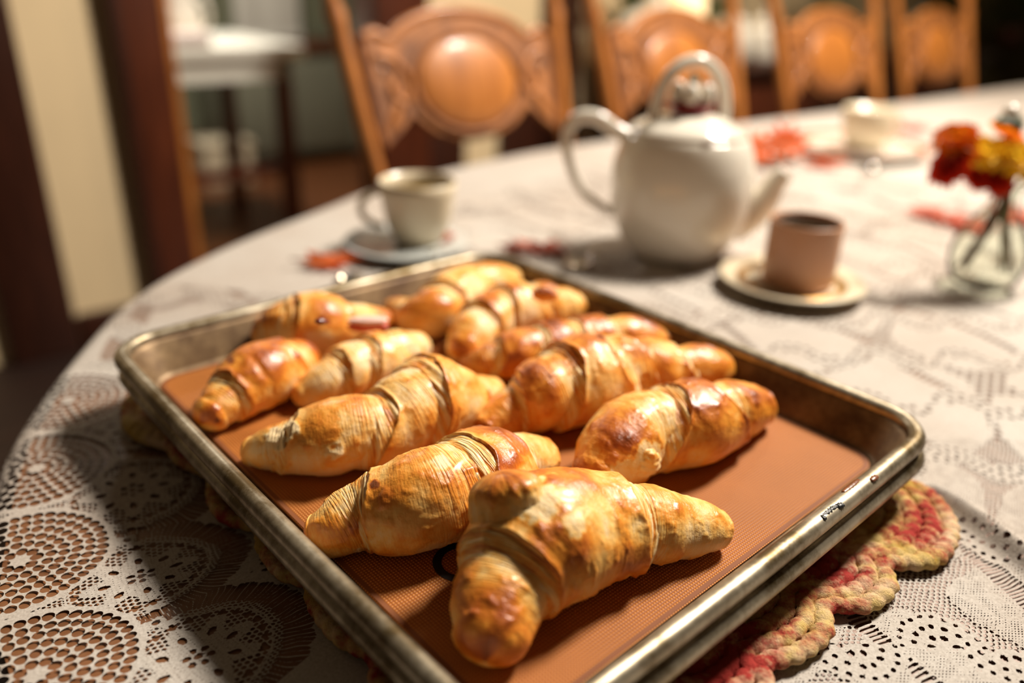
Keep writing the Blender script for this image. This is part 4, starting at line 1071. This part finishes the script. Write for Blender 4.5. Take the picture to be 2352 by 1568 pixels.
# pink mug on saucer
sx, sy, sz = at_table(1812, 667)
sa = thing('saucer', 'white saucer with gold trim under the rose-tan mug', 'saucer', (sx, sy, sz))
lathe('saucer_dish', [(0, 0), (0.042, 0), (0.045, 0.003), (0.070, 0.011), (0.075, 0.0135), (0.073, 0.015), (0.045, 0.0075), (0.040, 0.006), (0, 0.006)], M_creamware, sa, 56)
lathe('gold_ring', [(0.0475, 0.0083), (0.056, 0.0110), (0.056, 0.0114), (0.0475, 0.0088)], M_gold, sa, 56)
mg = thing('mug', 'straight rose-tan mug of black coffee on a white saucer', 'mug', (sx + 0.007, sy + 0.003, sz + 0.0062))
lathe('mug_body', [(0, 0), (0.0325, 0), (0.036, 0.003), (0.037, 0.01), (0.037, 0.067), (0.0365, 0.0692), (0.0352, 0.0686), (0.0348, 0.064), (0.033, 0.006), (0, 0.006)], M_pinkmug, mg, 56)
lathe('coffee', [(0.0348, 0.0640), (0.0, 0.0642)], M_coffee, mg, 48)
th_ = np.linspace(-1.25, 1.25, 22); ha = 1.75
hx = 0.036 + 0.022 * np.cos(th_)
tube('mug_handle', np.stack([hx * math.cos(ha), hx * math.sin(ha), 0.037 + 0.023 * np.sin(th_)], 1), 0.0045, M_pinkmug, mg, 12)
# cup on its saucer at the back left
cx, cy, cz = at_table(962, 566)
cs_ = thing('saucer', 'grey-blue saucer under the cream cup, beyond the pan', 'saucer', (cx - 0.012, cy - 0.018, cz))
lathe('saucer_dish', [(0, 0), (0.045, 0), (0.05, 0.003), (0.068, 0.010), (0.072, 0.012), (0.070, 0.0135), (0.05, 0.0075), (0, 0.006)], M_greyplate, cs_, 56)
cp = thing('cup', 'cream cup with a loop handle on its left, on grey-blue saucer', 'cup', (cx, cy, cz + 0.0062))
lathe('cup_body', [(0, 0), (0.026, 0), (0.028, 0.004), (0.034, 0.014), (0.040, 0.035), (0.0435, 0.062), (0.0445, 0.072), (0.0425, 0.072), (0.041, 0.060), (0.036, 0.03), (0.025, 0.010), (0, 0.008)], M_creamware, cp, 56)
th_ = np.linspace(-1.45, 1.45, 24); ha = PI + 0.10; hx = 0.036 + 0.030 * np.cos(th_)
tube('cup_handle', np.stack([hx * math.cos(ha), hx * math.sin(ha), 0.038 + 0.021 * np.sin(th_)], 1), 0.0042, M_creamware, cp, 12)
lathe('tea', [(0.0405, 0.058), (0, 0.058)], simple('tea', (0.16, 0.10, 0.03), 0.06), cp, 40)
def spoon(label, p0, p1, cat='spoon', name='teaspoon', lift=0.003):
    a = np.array(at_table(*p0)); b = np.array(at_table(*p1)); L = np.linalg.norm(b - a)
    o = thing(name, label, cat, tuple(a), math.atan2(b[1] - a[1], b[0] - a[0]))
    if name == 'table_knife':
        tube('handle', np.array([(x, 0, 0.005) for x in np.linspace(0, L * 0.45, 12)]), 0.006, M_silver, o, 12, False, 0.6)
        box('blade', L * 0.44, L, -0.009, 0.009, 0.003, 0.0055, M_silver, o, 0, 0.001)
    else:
        n_ = 22; s = np.linspace(-0.5, 0.5, n_); t_ = np.linspace(0, 2 * PI, 20, endpoint=False)
        rr_ = np.linspace(0.02, 1, 7)
        v = np.array([(0.021 * r * math.cos(q) + 0.020, 0.013 * r * math.sin(q), 0.0015 + 0.006 * r * r) for r in rr_ for q in t_])
        ob = mesh_np('bowl', v, grid_faces(7, 20), M_silver, True, o)
        tube('handle', np.array([(x, 0, 0.006 + 0.006 * math.sin((x - 0.04) / (L - 0.04) * PI)) for x in np.linspace(0.04, L, 16)]), np.linspace(0.0024, 0.0042, 16), M_silver, o, 10, False, 0.6)
    return o
spoon('teaspoon lying by the grey-blue saucer at the pan rim', (815, 644), (770, 700))
spoon('table knife lying just beyond the far pan rim', (1040, 585), (920, 612), 'knife', 'table_knife')
spoon('teaspoon between the pan corner and the teapot', (1300, 628), (1378, 598))
spoon('teaspoon lying beside the far cup, left of the flowers', (1985, 398), (2062, 384))
spoon('long table knife behind the flowers beside the far cup', (2045, 350), (2190, 338), 'knife', 'table_knife')
spoon('teaspoon lying just behind the rose-tan mug', (1722, 520), (1765, 470))
# maple-like fabric leaves scattered as decoration
def leaf(label, px, py, size, rot, m, seed):
    rr = random.Random(seed); o = at_table(px, py); o = (o[0], o[1], o[2] + (0.040 if seed in (5, 6) else 0)); n = 11; P = []
    for i in range(2 * n):
        a = i * PI / n; r = size * (1.0 if i % 2 == 0 else 0.52) * rr.uniform(0.8, 1.1)
        P.append((r * math.cos(a), r * math.sin(a) * 0.8, 0.004 + rr.uniform(0, 0.010)))
    v = np.array([(0, 0, 0.006)] + P); f = [(0, 1 + i, 1 + (i + 1) % (2 * n)) for i in range(2 * n)]
    q = mesh_np('leaf_blade', v, f, m, False)
    t_ = thing('autumn_leaf', label, 'leaf', o, rot); q.parent = t_
    md = q.modifiers.new('thickness', 'SOLIDIFY'); md.thickness = 0.0008
    tube('leaf_stalk', np.array([(-size * 0.2 - x, 0.003, 0.004 + 0.2 * x) for x in np.linspace(0, size * 0.9, 6)]), 0.0011, M_stem, t_, 6)
    return t_
leaf('orange autumn leaf left of the grey-blue saucer', 755, 612, 0.036, 0.4, M_leaf_o, 1)
leaf('small orange autumn leaf right of the cream cup', 1018, 566, 0.017, 1.4, M_leaf_o, 2)
leaf('coral autumn leaf between the pan corner and the teapot, left one', 1205, 580, 0.030, 0.2, M_leaf_p, 3)
leaf('coral autumn leaf nearest the left foot of the teapot', 1262, 585, 0.026, 2.2, M_leaf_p, 4)
# orange leaves and a white plate behind the spout
pl = thing('plate', 'white plate behind the teapot spout', 'plate', at_table(1700, 352))
lathe('plate_dish', [(0, 0), (0.07, 0), (0.11, 0.014), (0.115, 0.017), (0.11, 0.018), (0.07, 0.005), (0, 0.005)], M_porcelain, pl, 48)
leaf('orange autumn leaf directly behind the teapot spout', 1722, 400, 0.050, 0.6, M_leaf_o, 5).rotation_euler = (0.9, 0.1, 0.3)
leaf('orange autumn leaf right of the teapot spout', 1792, 385, 0.055, 1.9, M_leaf_o, 6).rotation_euler = (0.9, -0.1, 0.1)
# far place setting
fx, fy, fz = at_table(1985, 352)
fp = thing('plate', 'white plate with an orange rim under the far cup', 'plate', (fx - 0.02, fy, fz))
lathe('plate_dish', [(0, 0), (0.08, 0), (0.13, 0.015), (0.128, 0.018), (0.08, 0.006), (0, 0.006)], M_porcelain, fp, 48)
lathe('plate_rim_band', [(0.115, 0.0142), (0.1285, 0.0185), (0.1283, 0.0190), (0.115, 0.0150)], M_leaf_o, fp, 48)
fc = thing('cup', 'cream cup at the far place setting, left of the flowers', 'cup', (fx + 0.0, fy + 0.01, fz + 0.0065))
for_prof = [(0, 0), (0.030, 0), (0.034, 0.004), (0.046, 0.025), (0.050, 0.075), (0.048, 0.078), (0.046, 0.06), (0.03, 0.010), (0, 0.008)]
lathe('cup_body', for_prof, M_creamware, fc, 40)
th_ = np.linspace(-1.4, 1.4, 20); hx = 0.044 + 0.028 * np.cos(th_)
tube('cup_handle', np.stack([hx * math.cos(0.2), hx * math.sin(0.2), 0.042 + 0.022 * np.sin(th_)], 1), 0.0045, M_creamware, fc, 10)
for px, py, lab, m_, sz_ in ((2150, 505, 'coral pink leaf left of the flower vase', M_leaf_p, 0.050), (2230, 528, 'coral pink leaf right behind the vase stems', M_leaf_p, 0.045),
                        (2330, 505, 'coral pink leaf at the right edge behind the vase', M_leaf_p, 0.060), (1890, 385, 'pale orange leaf in front of the far plate', M_leaf_o, 0.045),
                        (2090, 300, 'pale orange leaf beyond the long knife', M_leaf_p, 0.06)):
    leaf(lab, px, py, sz_, px * 0.01, m_, px)
# flower vase
vx_, vy_, vz_ = at_table(2250, 655)
va = thing('flower_vase', 'clear glass vase of red, orange and yellow flowers', 'vase', (vx_, vy_, vz_))
outer = [(0, 0), (0.024, 0), (0.032, 0.006), (0.038, 0.024), (0.037, 0.046), (0.026, 0.070), (0.014, 0.088), (0.0135, 0.102), (0.018, 0.112)]
innr = [(0.0168, 0.1115), (0.0122, 0.102), (0.0126, 0.088), (0.0245, 0.070), (0.0353, 0.046), (0.0362, 0.024), (0.030, 0.008), (0, 0.006)]
lathe('glass_body', [tuple(x) for x in crom(np.array(outer[1:]), 36)][::1] and [(0, 0)] + [tuple(x) for x in crom(np.array(outer[1:]), 36)] + [tuple(x) for x in crom(np.array(innr[:-1]), 30)] + [innr[-1]], M_glass, va, 48)
rr = random.Random(9)
def flower_head(c, r, m, parent, tiltx, tilty, n=16, tiers=4):
    vs, fs = [], []
    for tr in range(tiers):
        k = n - tr * 2; rad_ = r * (1 - 0.22 * tr); el = 0.12 + 0.35 * tr
        for i in range(k):
            a = 2 * PI * i / k + tr * 0.2 + rr.uniform(-0.06, 0.06); w = rad_ * 0.24
            ca, sa_ = math.cos(a), math.sin(a); ce, se = math.cos(el), math.sin(el); L_ = rad_ * rr.uniform(0.9, 1.08)
            def pt(rho, side, up): return (ca * rho * ce - sa_ * side, sa_ * rho * ce + ca * side, rho * se + up)
            b = len(vs)
            vs += [pt(0.1 * L_, -w * 0.3, 0), pt(0.1 * L_, w * 0.3, 0), pt(0.7 * L_, w, 0.002), pt(L_, 0, -0.004), pt(0.7 * L_, -w, 0.002), pt(0.6 * L_, 0, -0.003)]
            fs += [(b, b + 1, b + 5), (b + 1, b + 2, b + 5), (b + 2, b + 3, b + 5), (b + 3, b + 4, b + 5), (b + 4, b, b + 5)]
    Rm = np.array(Matrix.Rotation(tiltx, 3, 'X') @ Matrix.Rotation(tilty, 3, 'Y'))
    return mesh_np('flower_head', np.array(vs) @ Rm.T + np.array(c), fs, m, True, parent)
k_ = 0.00043
for (px, py, r, m_, tx, ty, dy) in ((2195, 318, 0.026, M_petal_o, 0.5, -0.4, 0.0), (2180, 385, 0.024, M_petal_r, 0.9, -0.9, -0.012), (2208, 352, 0.018, M_petal_o, 0.9, -0.5, -0.01), (2262, 352, 0.028, M_petal_y, 0.6, 0.0, -0.006),
                                (2318, 312, 0.024, M_petal_o, 0.4, 0.4, 0.012), (2335, 365, 0.030, M_petal_y, 0.8, 0.2, -0.012), (2290, 405, 0.024, M_petal_r, 1.2, 0.2, -0.014), (2252, 405, 0.018, M_petal_r, 1.3, -0.2, -0.008),
                                (2400, 340, 0.030, M_petal_o, 0.5, 0.9, 0.004), (2375, 400, 0.026, M_petal_r, 1.0, 0.7, -0.01)):
    # head placed at the vase's own distance (a vertical plane through it), a few millimetres to and fro
    d = CR @ np.array([(px - 1176) / FPX, (py - 784) / FPX, 1.0]); w = CC + d * ((vy_ + dy) / d[1])
    c = w - np.array([vx_, vy_, vz_])
    fh = flower_head(c, r, m_, va, tx, ty)
    base_p = np.array([(1 if rr.random() > 0.5 else -1) * rr.uniform(0.018, 0.030), rr.uniform(-0.008, 0.008), 0.012 + rr.uniform(0, 0.014)])
    neck = np.array([rr.uniform(-0.006, 0.006), rr.uniform(-0.006, 0.006), 0.098])
    pth = crom([base_p, neck, neck * 0.4 + c * 0.6 + np.array([0, 0, 0.004]), c], 18)
    tube('stem', pth, 0.0017, M_stem if py > 380 else M_gstem, va, 7)
def at_vase(px, py, dy=0.0):
    d = CR @ np.array([(px - 1176) / FPX, (py - 784) / FPX, 1.0]); return CC + d * ((vy_ + dy) / d[1]) - np.array([vx_, vy_, vz_])
lc, wb = at_vase(2316, 286, 0.02), at_vase(2322, 262, 0.024)
ellipsoid('leaf_cluster', tuple(lc), (0.016, 0.012, 0.009), M_foliage, va, 16, 10, None, 0.3, 3)
ellipsoid('white_bud', tuple(wb), (0.009, 0.009, 0.010), M_porcelain, va, 16, 10)
tube('stem', crom([np.array([0.02, 0.004, 0.014]), np.array([0.003, 0.003, 0.098]), lc * 0.6 + np.array([0, 0.0, 0.05]), wb], 18), 0.0017, M_gstem, va, 7)

# ------------------------------------------------------------------ the pressed-back oak chairs on the far side
def make_chair():
    t = thing('dining_chair', '', 'chair')
    hw, zt, zb = 0.215, 1.00, 0.70
    for s in (-1, 1):
        n_ = 46; z = np.linspace(0.0, 1.075, n_)
        lean = np.where(z > 0.45, (z - 0.45) * 0.32, (0.45 - z) * 0.12); fl_ = np.where(z > 0.45, (z - 0.45) * 0.085, 0)
        path = np.stack([s * (hw - 0.024 + fl_), lean, z], 1)
        rad_ = 0.0145 + 0.004 * np.exp(-((z - 0.60) / 0.02) ** 2) + 0.004 * np.exp(-((z - 0.985) / 0.012) ** 2) - 0.004 * np.exp(-((z - 1.008) / 0.010) ** 2) \
            + 0.008 * np.exp(-((z - 1.038) / 0.018) ** 2) - 0.005 * sstep(1.055, 1.075, z)
        tube('back_post', path, rad_, M_oak, t, 14)
        lgp = np.stack([s * (hw + 0.006 - 0.02 * np.linspace(0, 1, 12)), -0.40 - 0 * np.linspace(0, 1, 12), np.linspace(0, 0.44, 12)], 1)
        tube('front_leg', lgp, 0.017 + 0.006 * np.sin(np.linspace(0, 7, 12)) * 0.6, M_oak, t, 12)
    o = [(-0.202, 0.945), (-0.175, 0.955), (-0.15, 0.945), (-0.115, 0.968), (-0.06, 0.985), (0.0, 0.990), (0.06, 0.985), (0.115, 0.968), (0.15, 0.945), (0.175, 0.955), (0.202, 0.945)]
    bot = [(0.196, 0.80), (0.192, 0.765), (0.160, 0.790), (0.128, 0.822), (0.110, 0.800), (0.085, 0.782), (0.045, 0.768), (0, 0.764), (-0.045, 0.768), (-0.085, 0.782), (-0.110, 0.800), (-0.128, 0.822), (-0.160, 0.790), (-0.192, 0.765), (-0.196, 0.80)]
    def put(ob, x=0, z=0.88, dy=0.0):
        ob.rotation_euler = (-0.310, 0, 0); ob.location = (x, (z - 0.45) * 0.32 + dy, z)
        return ob
    outl = [(x, z - 0.88) for x, z in o + bot]
    put(prism('crest_panel', outl, 0.018, M_oak_dark, t, 0.003))
    put(ellipsoid('medallion', (0, 0, 0), (0.108, 0.018, 0.080), M_oak, t, 40, 20), 0, 0.868, -0.008)
    th_ = np.linspace(0, 2 * PI, 48, endpoint=False)
    put(tube('medallion_rim', np.stack([0.116 * np.cos(th_), 0 * th_, 0.087 * np.sin(th_)], 1), 0.0055, M_oak_dark, t, 8, True), 0, 0.868, -0.011)
    cr_ = crom([(x, 0, z - 0.88) for x, z in o], 40)
    put(tube('crest_bead', cr_, 0.0085, M_oak, t, 10), 0, 0.88, -0.006)
    for s in (-1, 1):                      # carved scrolls, and dark lumps standing in for the shade of pierced slots
        sc_ = crom([(s * 0.185, 0, 0.04), (s * 0.15, 0, 0.03), (s * 0.125, 0, -0.005), (s * 0.14, 0, -0.04), (s * 0.165, 0, -0.02), (s * 0.15, 0, 0.0)], 30)
        put(tube('carved_scroll', sc_, 0.0065, M_oak, t, 8), 0, 0.88, -0.010)
        put(ellipsoid('carved_leaf', (s * 0.165, 0, -0.06), (0.010, 0.006, 0.034), M_oak, t, 14, 9, Matrix.Rotation(-s * 0.5, 3, 'Y')), 0, 0.88, -0.009)
        put(ellipsoid('slot_shade', (s * 0.148, 0, -0.052), (0.006, 0.003, 0.026), M_darkwood, t, 14, 9, Matrix.Rotation(-s * 0.6, 3, 'Y')), 0, 0.88, -0.008)
        put(ellipsoid('slot_shade', (s * 0.172, 0, 0.012), (0.008, 0.003, 0.012), M_darkwood, t, 14, 9), 0, 0.88, -0.008)
    box('lower_rail', -0.19, 0.19, 0.005, 0.027, 0.52, 0.555, M_oak, t, 0, 0.004)
    prism_seat = [(-0.20, 0.0), (0.20, 0.0), (0.235, -0.20), (0.225, -0.40), (0.0, -0.43), (-0.225, -0.40), (-0.235, -0.20)]
    bm = bmesh.new(); a = [bm.verts.new((x, y + 0.02, 0.455)) for x, y in prism_seat]; b = [bm.verts.new((x, y + 0.02, 0.43)) for x, y in prism_seat]
    bm.faces.new(a); bm.faces.new(b[::-1])
    for i in range(len(a)): bm.faces.new((a[i], b[i], b[(i + 1) % len(a)], a[(i + 1) % len(a)]))
    bmesh.ops.bevel(bm, geom=bm.edges[:], offset=0.006, segments=2, affect='EDGES')
    bm_obj('seat', bm, M_oak, True, t)
    for z_ in (0.16, 0.26):
        tube('stretcher', np.array([(x, -0.40, z_) for x in np.linspace(-0.19, 0.19, 9)]), 0.010, M_oak, t, 8)
    for s in (-1, 1):
        tube('stretcher', np.array([(s * 0.195, y, 0.20) for y in np.linspace(-0.39, 0.02, 9)]), 0.009, M_oak, t, 8)
    return t
ch0 = make_chair()
CH = [(0.885, 1.085, 0.0, 1.0, 'carved oak chair nearest the doorway, left of the teapot'),
      (1.475, 1.10, 0.02, 0.97, 'carved oak chair directly behind the teapot'),
      (2.110, 1.10, -0.02, 0.98, 'carved oak chair behind the far cup, third along the table'),
      (2.730, 1.105, 0.0, 0.98, 'carved oak chair farthest right along the table')]
for i, (u_, v_, dr, sc_, lab) in enumerate(CH):
    o = ch0 if i == 0 else clone_tree(ch0)
    o.location = uv(u_, v_ + 0.0, 0.0); o.rotation_euler = (0, 0, UANG + dr)
    o['label'] = lab; o['group'] = 'carved oak chairs along the far side of the table'
